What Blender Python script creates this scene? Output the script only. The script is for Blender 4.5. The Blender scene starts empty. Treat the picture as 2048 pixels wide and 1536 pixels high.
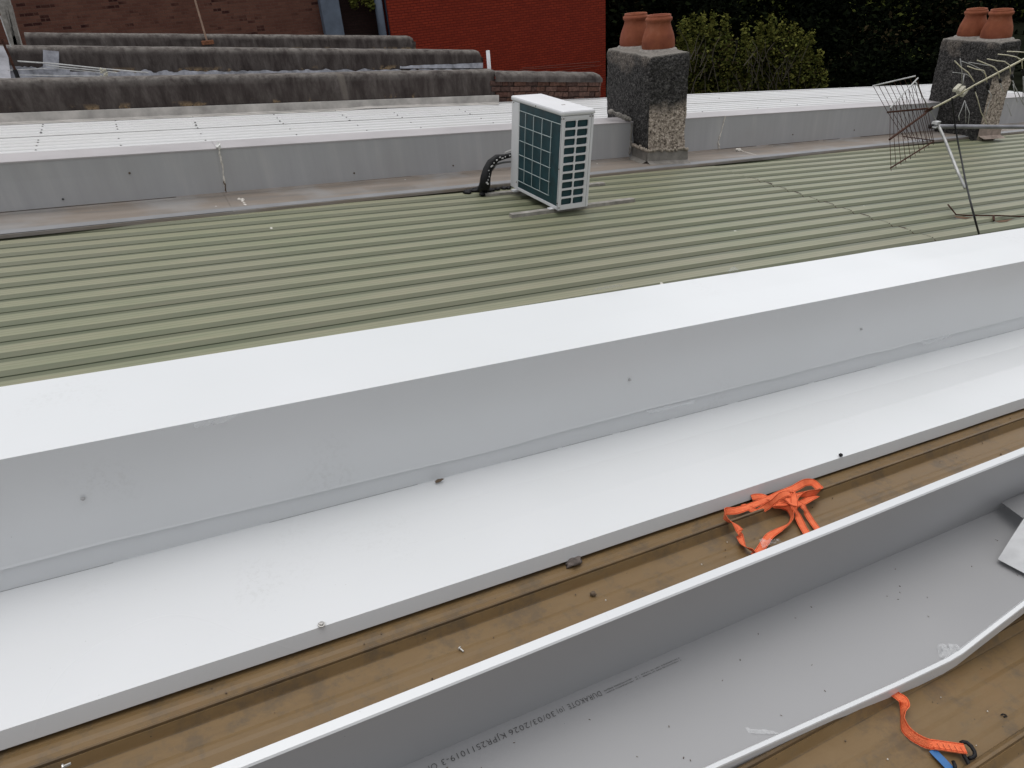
import bpy, math, random
from mathutils import Vector, Matrix, noise
R_=math.radians
rnd=random.Random(7)
scene=bpy.context.scene
COL=scene.collection
# ------------------------------------------------------------------ camera
F_PX=1420.0; CX,CY=1024.0,768.0; ZC=6.0; H=1.39
W=[(0.88880,-0.28890,0.35527),(-0.45263,-0.43263,0.78007),(-0.07166,-0.85407,-0.51505)]  # replaced below
def _ray(px,py):
    return Vector(((px-CX)/F_PX,(py-CY)/F_PX,1.0)).normalized()
_up=-_ray(1221.,3123.); _r=_ray(4106.,107.5)
_x=(_r-_up*_r.dot(_up)).normalized(); _y=_up.cross(_x)
if _y.z<0: _y=-_y
SL=math.asin(-_r.dot(_up))
CAM=Vector((0,0,ZC))
def wray(px,py):
    r=_ray(px,py); return Vector((_x.dot(r),_y.dot(r),_up.dot(r)))
cam=bpy.data.objects.new('camera',bpy.data.cameras.new('camera')); COL.objects.link(cam)
def _cw(v): v=Vector(v); return Vector((_x.dot(v),_y.dot(v),_up.dot(v)))
right,upv,back=_cw((1,0,0)),_cw((0,-1,0)),_cw((0,0,-1))
M=Matrix((right,upv,back)).transposed().to_4x4(); M.translation=CAM
cam.matrix_world=M
cam.data.sensor_width=36.0; cam.data.sensor_fit='HORIZONTAL'; cam.data.lens=F_PX/2048*36
cam.data.clip_start=0.05; cam.data.clip_end=2000
scene.camera=cam
# ------------------------------------------------------------------ light
SUN_AZ=R_(28); SUN_EL=R_(85)
w=bpy.data.worlds.new('World'); scene.world=w; w.use_nodes=True
nt=w.node_tree; nt.nodes.clear()
sky=nt.nodes.new('ShaderNodeTexSky'); sky.sky_type='NISHITA'; sky.sun_disc=False
sky.sun_elevation=SUN_EL; sky.sun_rotation=SUN_AZ; sky.dust_density=3; sky.ozone_density=1
hs=nt.nodes.new('ShaderNodeHueSaturation'); hs.inputs['Saturation'].default_value=0.15
bg=nt.nodes.new('ShaderNodeBackground'); bg.inputs['Strength'].default_value=0.15
wo=nt.nodes.new('ShaderNodeOutputWorld')
# overcast cloud: uneven cover with one brighter patch added to give the apron its sheen
def _wn(t): return nt.nodes.new(t)
tcw=_wn('ShaderNodeTexCoord'); nz=_wn('ShaderNodeTexNoise'); nz.inputs['Scale'].default_value=2.2; nz.inputs['Detail'].default_value=5
nt.links.new(tcw.outputs['Generated'],nz.inputs['Vector'])
mr=_wn('ShaderNodeMapRange'); mr.inputs['From Min'].default_value=.3; mr.inputs['From Max'].default_value=.7; mr.inputs['To Min'].default_value=.78; mr.inputs['To Max'].default_value=1.22
nt.links.new(nz.outputs['Fac'],mr.inputs['Value'])
dp=_wn('ShaderNodeVectorMath'); dp.operation='DOT_PRODUCT'; dp.inputs[1].default_value=(0.757,0.50,0.42)
nt.links.new(tcw.outputs['Generated'],dp.inputs[0])
mp=_wn('ShaderNodeMapRange'); mp.interpolation_type='SMOOTHSTEP'; mp.inputs['From Min'].default_value=.93; mp.inputs['From Max'].default_value=.99; mp.inputs['To Min'].default_value=0; mp.inputs['To Max'].default_value=1.1
nt.links.new(dp.outputs['Value'],mp.inputs['Value'])
ad_=_wn('ShaderNodeMath'); ad_.operation='ADD'; nt.links.new(mr.outputs[0],ad_.inputs[0]); nt.links.new(mp.outputs[0],ad_.inputs[1])
vm=_wn('ShaderNodeVectorMath'); vm.operation='SCALE'
nt.links.new(sky.outputs[0],hs.inputs['Color']); nt.links.new(hs.outputs[0],vm.inputs[0]); nt.links.new(ad_.outputs[0],vm.inputs['Scale']); nt.links.new(vm.outputs[0],bg.inputs['Color']); nt.links.new(bg.outputs[0],wo.inputs[0])
sl=bpy.data.lights.new('sun','SUN'); sl.energy=0.55; sl.angle=R_(60); sl.color=(1,0.97,0.93)
sun=bpy.data.objects.new('sun',sl); COL.objects.link(sun)
sd=Vector((math.sin(SUN_AZ)*math.cos(SUN_EL),math.cos(SUN_AZ)*math.cos(SUN_EL),math.sin(SUN_EL)))
sun.rotation_euler=sd.to_track_quat('Z','Y').to_euler(); sun.location=(0,0,20)
scene.view_settings.view_transform='Standard'; scene.view_settings.look='None'
scene.view_settings.exposure=0.30; scene.view_settings.gamma=1
# ------------------------------------------------------------------ frames
Ru=Vector((math.cos(SL),0,-math.sin(SL))); Rv=Vector((0,1,0)); Rw=Vector((math.sin(SL),0,math.cos(SL)))
ORG=CAM-Rw*H
def P(u,v,w=0.0): return ORG+Ru*u+Rv*v+Rw*w
def rr(px,py):
    d=wray(px,py); return Vector((Ru.dot(d),Rv.dot(d),Rw.dot(d)))
def on(px,py,w=0.0):                    # point of the sheet lying w above the pans of the roofs
    r=rr(px,py); t=(w-H)/r.z; return Vector((r.x*t,r.y*t,w))
def up_(px,py,v0,k=0.0):                # point of the upright plane v = v0 + k u
    r=rr(px,py); t=v0/(r.y-k*r.x); return Vector((r.x*t,r.y*t,r.z*t+H))
def PP(q): return P(q.x,q.y,q.z)
def atY(px,py,Y):
    d=wray(px,py); return CAM+d*(Y/d.y)
def atZ(px,py,Z):
    d=wray(px,py); return CAM+d*((Z-ZC)/d.z)
# ------------------------------------------------------------------ mesh helpers
class MB:
    def __init__(s): s.v=[];s.f=[];s.m=[];s.a=[]
    def add(s,vs,fs,mi=0):
        b=len(s.v); s.v+= [Vector(x) for x in vs]; s.f+=[tuple(i+b for i in f) for f in fs]; s.m+=[mi]*len(fs)
    def box(s,o,ax,ay,az,mi=0):          # o = corner, ax, ay, az = full edge vectors
        o,ax,ay,az=map(Vector,(o,ax,ay,az))
        vs=[o,o+ax,o+ax+ay,o+ay,o+az,o+ax+az,o+ax+ay+az,o+ay+az]
        s.add(vs,[(0,3,2,1),(4,5,6,7),(0,1,5,4),(1,2,6,5),(2,3,7,6),(3,0,4,7)],mi)
    def tube(s,pts,r,n=8,mi=0,caps=True):
        pts=[Vector(p) for p in pts]; rs=r if isinstance(r,(list,tuple)) else [r]*len(pts)
        t0=(pts[1]-pts[0]).normalized(); up=Vector((0,0,1)) if abs(t0.z)<.9 else Vector((1,0,0))
        a=t0.cross(up).normalized(); vs=[];
        for i,p in enumerate(pts):
            t=(pts[min(i+1,len(pts)-1)]-pts[max(i-1,0)]).normalized()
            a=(a-t*a.dot(t)).normalized(); b=t.cross(a)
            for k in range(n):
                q=2*math.pi*k/n; vs.append(p+(a*math.cos(q)+b*math.sin(q))*rs[i])
        fs=[]
        for i in range(len(pts)-1):
            for k in range(n):
                k2=(k+1)%n; fs.append((i*n+k,i*n+k2,(i+1)*n+k2,(i+1)*n+k))
        if caps: fs+=[tuple(range(n))[::-1],tuple((len(pts)-1)*n+k for k in range(n))]
        s.add(vs,fs,mi)
    def grid(s,rows,mi=0,close=False):
        n=len(rows[0]); vs=[p for r in rows for p in r]; fs=[]
        for i in range(len(rows)-1):
            for k in range(n-1): fs.append((i*n+k,i*n+k+1,(i+1)*n+k+1,(i+1)*n+k))
        s.add(vs,fs,mi)
    def lathe(s,c,prof,n=28,ax=Vector((0,0,1)),mi=0,wob=0.0):
        ax=Vector(ax).normalized(); a=ax.orthogonal().normalized(); b=ax.cross(a); vs=[]
        for (r,z) in prof:
            for k in range(n):
                q=2*math.pi*k/n; rr_=r*(1+wob*math.sin(q*2+z*9)); vs.append(Vector(c)+ax*z+(a*math.cos(q)+b*math.sin(q))*rr_)
        fs=[]
        for i in range(len(prof)-1):
            for k in range(n):
                k2=(k+1)%n; fs.append((i*n+k,i*n+k2,(i+1)*n+k2,(i+1)*n+k))
        s.add(vs,fs,mi)
    def blob(s,c,r,mi=0,sc=(1,1,1),seed=0,n=10,amp=.35):
        vs=[];fs=[];c=Vector(c)
        for i in range(n+1):
            th=math.pi*i/n
            for k in range(2*n):
                ph=math.pi*k/n; d=Vector((math.sin(th)*math.cos(ph),math.sin(th)*math.sin(ph),math.cos(th)))
                q=r*(1+amp*noise.noise(d*1.7+Vector((seed*3.1,seed*1.7,seed)))); vs.append(c+Vector((d.x*sc[0],d.y*sc[1],d.z*sc[2]))*q)
        m=2*n
        for i in range(n):
            for k in range(m): fs.append((i*m+k,i*m+(k+1)%m,(i+1)*m+(k+1)%m,(i+1)*m+k)[::-1])
        s.add(vs,fs,mi)
    def build(s,name,mats,parent=None,smooth=False,bevel=0,solid=0,auto=None,attr=None):
        me=bpy.data.meshes.new(name)
        me.from_pydata([tuple(v) for v in s.v],[],s.f)
        mats=mats if isinstance(mats,(list,tuple)) else [mats]
        for m in mats: me.materials.append(m)
        if len(mats)>1: me.polygons.foreach_set('material_index',s.m)
        if smooth: me.polygons.foreach_set('use_smooth',[True]*len(me.polygons))
        if attr is not None:
            at=me.attributes.new('h','FLOAT','POINT'); at.data.foreach_set('value',attr)
        me.update()
        o=bpy.data.objects.new(name,me); COL.objects.link(o)
        if parent: 
            o.parent=parent; o.matrix_parent_inverse=parent.matrix_world.inverted() if False else Matrix.Translation(-parent.location)
        if solid:
            md=o.modifiers.new('thickness','SOLIDIFY'); md.thickness=solid; md.offset=-1
        if bevel:
            md=o.modifiers.new('bevel','BEVEL'); md.width=bevel; md.segments=2; md.limit_method='ANGLE'; md.angle_limit=R_(30)
        return o
def tag(o,label,cat,group=None,kind=None):
    o['label']=label; o['category']=cat
    if group: o['group']=group
    if kind: o['kind']=kind
    return o
def thing(name,loc,label,cat,group=None):
    o=bpy.data.objects.new(name,None); COL.objects.link(o); o.location=Vector(loc); o.empty_display_size=.1
    return tag(o,label,cat,group)
# ------------------------------------------------------------------ materials
class NT:
    def __init__(s,name):
        s.m=bpy.data.materials.new(name); s.m.use_nodes=True; s.t=s.m.node_tree; s.n=s.t.nodes
        s.b=s.n['Principled BSDF']; s.tc=s.n.new('ShaderNodeTexCoord').outputs['Object']
    def mapping(s,scale=(1,1,1),rot=(0,0,0),src=None):
        x=s.n.new('ShaderNodeMapping'); x.inputs['Scale'].default_value=scale; x.inputs['Rotation'].default_value=rot
        s.t.links.new(src or s.tc,x.inputs[0]); return x.outputs[0]
    def noise(s,scale,detail=4,rough=.55,src=None,dist=0):
        x=s.n.new('ShaderNodeTexNoise'); x.inputs['Scale'].default_value=scale; x.inputs['Detail'].default_value=detail
        x.inputs['Roughness'].default_value=rough; x.inputs['Distortion'].default_value=dist
        s.t.links.new(src or s.tc,x.inputs['Vector']); return x.outputs['Fac']
    def vor(s,scale,src=None,feat='F1',out='Distance'):
        x=s.n.new('ShaderNodeTexVoronoi'); x.feature=feat; x.inputs['Scale'].default_value=scale
        s.t.links.new(src or s.tc,x.inputs['Vector']); return x.outputs[out]
    def ramp(s,fac,stops,interp='LINEAR'):
        x=s.n.new('ShaderNodeValToRGB'); cr=x.color_ramp; cr.interpolation=interp
        while len(cr.elements)<len(stops): cr.elements.new(.5)
        for e,(p,c) in zip(cr.elements,stops):
            e.position=p; e.color=(c,c,c,1) if isinstance(c,(int,float)) else (*c,1)
        s.t.links.new(fac,x.inputs[0]); return x.outputs[0]
    def mix(s,fac,a,b,mode='MIX'):
        x=s.n.new('ShaderNodeMix'); x.data_type='RGBA'; x.blend_type=mode
        for k,v in ((0,fac),(6,a),(7,b)):
            if isinstance(v,(int,float)): x.inputs[k].default_value=v
            elif isinstance(v,(tuple,list)): x.inputs[k].default_value=(*v,1)
            else: s.t.links.new(v,x.inputs[k])
        return x.outputs[2]
    def math(s,op,a,b=0.):
        x=s.n.new('ShaderNodeMath'); x.operation=op; x.use_clamp=False
        for k,v in ((0,a),(1,b)):
            if isinstance(v,(int,float)): x.inputs[k].default_value=v
            else: s.t.links.new(v,x.inputs[k])
        return x.outputs[0]
    def attr(s,name='h'):
        x=s.n.new('ShaderNodeAttribute'); x.attribute_name=name; return x.outputs['Fac']
    def bump(s,h,strength=.3,dist=.01,prev=None):
        x=s.n.new('ShaderNodeBump'); x.inputs['Strength'].default_value=strength; x.inputs['Distance'].default_value=dist
        s.t.links.new(h,x.inputs['Height'])
        if prev is not None: s.t.links.new(prev,x.inputs['Normal'])
        s.t.links.new(x.outputs[0],s.b.inputs['Normal']); return x.outputs[0]
    def col(s,c):
        if isinstance(c,(tuple,list)): s.b.inputs['Base Color'].default_value=(*c,1)
        else: s.t.links.new(c,s.b.inputs['Base Color'])
    def rough(s,r):
        if isinstance(r,(int,float)): s.b.inputs['Roughness'].default_value=r
        else: s.t.links.new(r,s.b.inputs['Roughness'])
    def set(s,**k):
        for a,b in k.items(): s.b.inputs[a.replace('_',' ')].default_value=b
def simple(name,c,rough=.5,metal=0,var=.15,scale=8,bump=0,bscale=60):
    n=NT(name); f=n.noise(scale,5)
    n.col(n.ramp(f,[(.3,tuple(x*(1-var) for x in c)),(.7,tuple(min(1,x*(1+var)) for x in c))]))
    n.rough(rough); n.set(Metallic=metal)
    if rough>=.8: n.b.inputs['Specular IOR Level'].default_value=.15
    if bump: n.bump(n.noise(bscale,4),bump,.005)
    return n.m
SLOPE_ROT=(0,-SL,0)
def white_metal():
    n=NT('white_painted_steel')
    big=n.noise(1.1,3); c=n.ramp(big,[(.3,(.585,.60,.605)),(.7,(.62,.63,.64))])
    along=n.mapping((.6,9,9)); st=n.noise(3,4,src=along)
    c=n.mix(n.ramp(st,[(.55,0.),(.9,.10)]),c,(.6,.6,.58))
    # boot scuffs: faint greyish patches of fine smears
    patch=n.ramp(n.noise(2.3,2),[(.60,0.),(.72,1.)]); fine=n.ramp(n.noise(70,3,.7),[(.5,0.),(.62,1.)])
    sc=n.math('MULTIPLY',n.math('MULTIPLY',patch,fine),.22)
    c=n.mix(sc,c,(.42,.42,.41))
    sp=n.ramp(n.vor(26),[(.018,.6),(.035,0.)]); spm=n.ramp(n.noise(3.1,2),[(.5,0.),(.6,1.)])
    c=n.mix(n.math('MULTIPLY',sp,spm),c,(.25,.24,.22))
    n.col(c); n.rough(n.ramp(n.noise(1.3,1),[(.3,.27),(.7,.31)]))
    b=n.bump(n.noise(1.6,2),.25,.02); n.bump(n.noise(55,3),.03,.002,b)
    return n.m
def underside():
    n=NT('grey_coated_underside')
    c=n.ramp(n.noise(1.3,3),[(.3,(.305,.305,.31)),(.7,(.33,.33,.335))])
    sp=n.ramp(n.vor(30),[(.016,.8),(.03,0.)]); spm=n.ramp(n.noise(4,2),[(.5,0.),(.58,1.)])
    c=n.mix(n.math('MULTIPLY',sp,spm),c,(.06,.055,.05))
    n.col(c); n.rough(.5); n.b.inputs['Specular IOR Level'].default_value=.25; n.bump(n.noise(1.6,2),.05,.02)
    return n.m
def green_metal():
    n=NT('weathered_pale_green_steel')
    al=n.mapping((.35,10,10)); a=n.noise(2.2,5,.6,src=al)
    c=n.ramp(a,[(.3,(.178,.190,.122)),(.55,(.215,.215,.143)),(.75,(.243,.224,.155))])
    pat=n.ramp(n.noise(.8,4),[(.35,0.),(.65,.5)]); c=n.mix(pat,c,(.235,.215,.165))
    d=n.ramp(n.attr(),[(.0,(.06,.075,.06)),(.08,(.30,.35,.3)),(.18,(.47,.52,.46)),(.42,(.57,.61,.56)),(.75,(.86,.88,.84)),(1.,(1.04,1.05,.98))])   # painted shade: dark creases, dim rib fronts and pans; dusty crests
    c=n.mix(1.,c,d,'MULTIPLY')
    spk=n.ramp(n.vor(2.6),[(.020,1.),(.034,0.)]); c=n.mix(spk,c,(.6,.58,.52))
    n.b.inputs['Specular IOR Level'].default_value=.3; n.col(c); n.rough(.5); n.bump(n.noise(90,3),.08,.002)
    return n.m
def brown_metal():
    n=NT('weathered_brown_roof_steel')
    al=n.mapping((3.5,8,8)); a=n.noise(1.6,9,.74,src=al,dist=.5)
    c=n.ramp(a,[(.3,(.148,.094,.041)),(.5,(.165,.106,.048)),(.75,(.182,.120,.057))])
    b=n.ramp(n.noise(16,7,.75),[(.50,0.),(.66,.5)]); c=n.mix(b,c,(.160,.115,.062))
    b=n.ramp(n.noise(8,7,.78),[(.50,0.),(.62,.6)]); c=n.mix(b,c,(.085,.062,.040))
    r=n.ramp(n.noise(3.3,5,.7),[(.56,0.),(.68,.3)]); c=n.mix(r,c,(.19,.10,.04))
    g=n.ramp(n.attr(),[(.6,0.),(1.,.75)]); gn=n.ramp(n.noise(4,5,.7),[(.35,.2),(.6,1.)])
    c=n.mix(n.math('MULTIPLY',g,gn),c,(.055,.038,.024))
    sl_=n.ramp(n.noise(3.,5,.7,src=n.mapping((1.2,30,30))),[(.56,0.),(.66,.16)]); c=n.mix(sl_,c,(.075,.05,.028))
    sp=n.ramp(n.vor(19),[(.02,.9),(.04,0.)]); c=n.mix(sp,c,(.05,.04,.03))
    n.b.inputs['Specular IOR Level'].default_value=.28; n.col(c); n.rough(n.ramp(a,[(.3,.36),(.7,.5)])); bb=n.bump(n.noise(6,3),.12,.01); n.bump(n.noise(110,4),.12,.002,bb)
    return n.m
def grey_flash():
    n=NT('dull_grey_flashing_steel')
    st=n.noise(2.5,5,.6,src=n.mapping((4.5,4.5,.35)))
    c=n.ramp(st,[(.3,(.345,.345,.355)),(.55,(.375,.375,.385)),(.8,(.44,.435,.43))])
    c=n.mix(n.ramp(n.noise(1.2,4),[(.4,0.),(.7,.5)]),c,(.32,.315,.31))
    n.col(c); n.rough(.5); n.set(Metallic=.05); n.bump(n.noise(1.8,3),.25,.02)
    return n.m
def ledge_mat():
    n=NT('silt_stained_grey_flashing')
    a=n.noise(1.6,5,.6,src=n.mapping((.5,5,5)))
    c=n.ramp(a,[(.3,(.14,.13,.12)),(.5,(.19,.158,.13)),(.75,(.235,.205,.18))])
    c=n.mix(n.ramp(n.noise(2.2,3),[(.5,0.),(.7,.6)]),c,(.25,.25,.25))
    sp=n.ramp(n.vor(5),[(.03,1.),(.05,0.)]); c=n.mix(sp,c,(.75,.74,.7))
    n.col(c); n.rough(.6); n.bump(n.noise(30,4),.15,.004)
    return n.m
def white_roof_mat():
    n=NT('white_roof_sheet')
    c=n.ramp(n.noise(1.5,5,.6,src=n.mapping((.4,6,6))),[(.3,(.54,.535,.53)),(.7,(.58,.58,.58))])
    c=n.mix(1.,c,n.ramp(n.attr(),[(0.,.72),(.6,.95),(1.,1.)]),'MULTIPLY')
    c=n.mix(n.ramp(n.noise(.9,4),[(.5,0.),(.75,.35)]),c,(.5,.49,.47))
    n.col(c); n.rough(.4); n.bump(n.noise(40,3),.05,.003); return n.m
def render_mat():
    n=NT('old_blackened_render')
    st=n.noise(2.0,8,.70,src=n.mapping((2.6,2.6,.8)),dist=.15)
    c=n.ramp(st,[(.27,(.024,.019,.018)),(.45,(.052,.043,.040)),(.60,(.088,.076,.070)),(.78,(.18,.162,.148))])
    h=n.attr()
    topc=n.ramp(h,[(.70,0.),(.95,.85)]); tn=n.ramp(n.noise(7,6,.75),[(.38,.05),(.62,1.)])
    c=n.mix(n.math('MULTIPLY',topc,tn),c,(.19,.175,.16))
    bm=n.ramp(h,[(.06,1.),(.24,0.)]); bn=n.ramp(n.noise(2.4,5,.65),[(.53,0.),(.57,1.)])
    c=n.mix(n.math('MULTIPLY',bm,bn),c,n.ramp(n.noise(30,4,.7),[(.35,(.13,.09,.05)),(.65,(.28,.20,.12))]))
    ys=n.ramp(n.noise(1.5,3,.5,src=n.mapping((2.4,2.4,.12))),[(.70,0.),(.74,.6)]); c=n.mix(ys,c,(.17,.15,.13))
    n.col(c); n.rough(.92); n.b.inputs['Specular IOR Level'].default_value=.1; b=n.bump(n.noise(4,4),.25,.02); n.bump(n.noise(45,6,.7),.35,.008,b)
    return n.m
def roughcast(light):
    n=NT('pebbledash_pale' if light else 'pebbledash_black')
    v=n.vor(55); pn=n.noise(2.6,5,.65)
    dark=n.ramp(n.noise(38,4,.8),[(.34,(.012,.011,.011)),(.5,(.045,.043,.042)),(.62,(.10,.095,.09)),(.75,(.22,.205,.19))])
    pale=n.ramp(n.noise(34,3,.75),[(.34,(.04,.034,.028)),(.44,(.24,.20,.165)),(.6,(.46,.39,.33)),(.78,(.66,.60,.52))])
    h=n.attr()
    if light: m=n.ramp(n.math('ADD',h,n.math('MULTIPLY',n.math('SUBTRACT',pn,.5),.35)),[(.50,1.),(.62,0.)])
    else: m=n.ramp(n.math('ADD',h,n.math('MULTIPLY',n.math('SUBTRACT',pn,.5),.9)),[(.9,0.),(1.05,.25)])
    c=n.mix(m,dark,pale)
    tp=n.ramp(h,[(.985,0.),(1.,.75)]); c=n.mix(tp,c,(.22,.205,.185))
    n.col(c); n.rough(.95); n.b.inputs['Specular IOR Level'].default_value=.1; b=n.bump(n.noise(6,4),.4,.03); n.bump(v,.9,.012,b)
    return n.m
def brickmat(name,cols,mortar,scale=1.,bump=.5,rough=.9,dark=None,msize=.012):
    n=NT(name)
    sx=n.n.new('ShaderNodeSeparateXYZ'); n.t.links.new(n.tc,sx.inputs[0]); cb=n.n.new('ShaderNodeCombineXYZ')
    s_=n.math('ADD',sx.outputs[0],sx.outputs[1]); n.t.links.new(s_,cb.inputs[0]); n.t.links.new(sx.outputs[2],cb.inputs[1])
    br=n.n.new('ShaderNodeTexBrick'); n.t.links.new(cb.outputs[0],br.inputs['Vector'])
    br.inputs['Scale'].default_value=scale; br.inputs['Brick Width'].default_value=.24; br.inputs['Row Height'].default_value=.086
    br.inputs['Mortar Size'].default_value=msize; br.inputs['Mortar Smooth'].default_value=.3; br.inputs['Bias'].default_value=0
    br.inputs['Color1'].default_value=(*cols[0],1); br.inputs['Color2'].default_value=(*cols[1],1); br.inputs['Mortar'].default_value=(*mortar,1)
    c=br.outputs['Color']
    if dark:
        # single over-burnt bricks
        cell=n.n.new('ShaderNodeTexWhiteNoise'); cell.noise_dimensions='2D'
        fx=n.math('FLOOR',n.math('DIVIDE',s_,.24)); fz=n.math('FLOOR',n.math('DIVIDE',sx.outputs[2],.086))
        c2=n.n.new('ShaderNodeCombineXYZ'); n.t.links.new(fx,c2.inputs[0]); n.t.links.new(fz,c2.inputs[1]); n.t.links.new(c2.outputs[0],cell.inputs[0])
        m=n.ramp(cell.outputs[0],[(.80,0.),(.82,1.)]); mm=n.math('MULTIPLY',m,n.ramp(n.noise(.9,3),[(.42,0.),(.55,1.)]))
        mm=n.math('MULTIPLY',mm,n.math('SUBTRACT',1.,br.outputs['Fac']))
        c=n.mix(mm,c,dark)
    c=n.mix(n.ramp(n.noise(1.1,5,.65),[(.3,0.),(.75,.55)]),c,tuple(x*.6 for x in cols[0]))
    c=n.mix(n.ramp(n.noise(14,4,.7),[(.55,0.),(.75,.3)]),c,tuple(min(1,x*1.7) for x in cols[1]))
    n.col(c); n.rough(rough); n.b.inputs['Specular IOR Level'].default_value=.12
    b=n.bump(n.math('SUBTRACT',1.,br.outputs['Fac']),bump,.012); n.bump(n.noise(40,4),.2,.004,b)
    return n.m
M_={}
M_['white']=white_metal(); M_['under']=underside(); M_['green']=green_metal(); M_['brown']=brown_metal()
M_['gflash']=grey_flash(); M_['ledge']=ledge_mat(); M_['wroof']=white_roof_mat(); M_['render']=render_mat()
M_['pebL']=roughcast(True); M_['pebD']=roughcast(False)
M_['gtop']=simple('chalky_grey_capping',(.34,.32,.322),.5,.0,.12,2)
M_['sealant']=simple('old_sealant',(.55,.52,.47),.7,0,.35,60,.5,80)
M_['black']=simple('black_plastic',(.008,.008,.009),.6,0,.3); M_['black'].node_tree.nodes['Principled BSDF'].inputs['Specular IOR Level'].default_value=.25
M_['steel']=simple('zinc_screw',(.45,.44,.42),.4,.7,.2,80)
M_['terracotta']=None
def terracotta():
    n=NT('terracotta'); c=n.ramp(n.noise(7,5,.6),[(.3,(.155,.045,.024)),(.55,(.225,.070,.034)),(.8,(.28,.11,.065))])
    z=n.ramp(n.noise(2.5,3),[(.5,0.),(.7,.5)]); c=n.mix(z,c,(.21,.06,.04))
    n.col(c); n.rough(.8); n.b.inputs['Specular IOR Level'].default_value=.2; n.bump(n.noise(50,4),.15,.004); return n.m
M_['terracotta']=terracotta()
M_['soot_and_shade']=simple('soot_and_shade',(.012,.009,.008),.95)
M_['acwhite']=simple('cream_white_powder_coat',(.62,.62,.63),.4,0,.06,3,.05)
M_['teal']=simple('dark_teal_coil',(.004,.036,.046),.45,0,.35,14)
M_['wire']=simple('grey_white_wire',(.36,.42,.42),.5)
M_['timber']=simple('weathered_hardwood',(.27,.255,.23),.85,0,.35,12,.4)
M_['rust']=simple('brown_rust',(.055,.026,.018),.85,0,.45,30,.5)
M_['rustl']=simple('orange_rust',(.15,.065,.035),.85,0,.4,20,.5)
M_['alu']=simple('dull_aluminium',(.42,.42,.41),.45,.3,.25,12)
M_['gold']=simple('yellowed_aluminium',(.60,.56,.42),.45,.25,.2,20)
M_['galv']=simple('galvanised_pipe',(.21,.21,.225),.5,.4,.25,9)
M_['fitting']=simple('yellowed_plastic',(.42,.40,.32),.6)
M_['bluepipe']=simple('blue_grey_painted_pipe',(.10,.125,.165),.6,0,.2,3)
M_['mud']=simple('dried_mud',(.12,.09,.065),.95,0,.4,40,.8)
M_['leaf1']=simple('leaf_dark',(.0032,.0042,.0026),.7,0,.5,3)
M_['leaf2']=simple('leaf_mid',(.0075,.0105,.0045),.65,0,.4,3)
M_['leaf3']=simple('leaf_light',(.062,.072,.018),.6,0,.4,3)
M_['leaf4']=simple('leaf_olive',(.12,.12,.03),.6,0,.4,3)
M_['leafb']=simple('leaf_brown_dry',(.035,.027,.014),.7,0,.4,3)
for _k in ('leaf1','leaf2','leaf3','leaf4','leafb'): M_[_k].node_tree.nodes['Principled BSDF'].inputs['Specular IOR Level'].default_value=.0
M_['bark']=simple('bark',(.035,.028,.022),.9,0,.4,10,.6)
M_['lead']=simple('lead_flashing',(.20,.185,.165),.65,.1,.3,12,.4)
def webbing():
    n=NT('orange_polyester_webbing'); a=n.noise(60,3)
    c=n.ramp(a,[(.3,(.84,.15,.048)),(.7,(.95,.21,.075))]); d=n.ramp(n.noise(14,5,.7),[(.45,0.),(.7,.35)]); c=n.mix(d,c,(.60,.13,.06)); n.col(c); n.rough(.7)
    n.bump(n.vor(520),.8,.003); return n.m
M_['orange']=webbing()
M_['orange2']=simple('webbing_selvedge',(.50,.06,.02),.8)
M_['blue']=simple('blue_label',(.03,.13,.33),.5)
M_['ink']=simple('faded_black_ink',(.06,.058,.058),.7)
def film():
    n=NT('torn_clear_film'); n.col((.9,.92,.93)); n.rough(.15); n.set(Alpha=.24); n.bump(n.noise(60,4),.8,.01); return n.m
M_['film']=film()
# ------------------------------------------------------------------ sweeps between two measured cross-sections
def ruled(mb,Ls,Rs,ext=(0.,0.),nseg=40,mi=0,wav=0.,attr=None,amp_fn=None):
    Ls=[Vector(p) for p in Ls]; Rs=[Vector(p) for p in Rs]
    rows=[]
    for i in range(nseg+1):
        t=-ext[0]+(1+ext[0]+ext[1])*i/nseg
        row=[]
        for k,(a,b) in enumerate(zip(Ls,Rs)):
            p=a.lerp(b,t)
            if wav:
                q=noise.noise(Vector((p.x*1.3,k*.9,p.y*.8)))*wav; p=p+Vector((0,q*.5,q))
            row.append(p)
            if attr is not None and isinstance(attr,list) and len(attr)>0 and callable(attr[0]): pass
        rows.append(row)
    mb.grid(rows,mi)
    return rows
def ribbed(L0,L1,R0,R1,prof,pitch_n,ext,nseg,name,mat,parent,gaps=None):
    """corrugated sheet: L0->L1 across at the left end, R0->R1 at the right end; prof = [(frac,height,attr)] of one pitch"""
    L0,L1,R0,R1=map(Vector,(L0,L1,R0,R1)); mb=MB(); Ls=[];Rs=[];A=[]
    for i in range(pitch_n):
        for (f,h,a) in prof:
            s=(i+f)/pitch_n
            Ls.append(L0.lerp(L1,s)+Rw*h); Rs.append(R0.lerp(R1,s)+Rw*h); A.append(a)
    Ls.append(L1+Rw*prof[0][1]); Rs.append(R1+Rw*prof[0][1]); A.append(prof[0][2])
    ruled(mb,Ls,Rs,ext,nseg)
    return mb.build(name,mat,parent,attr=A*(nseg+1))
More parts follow.
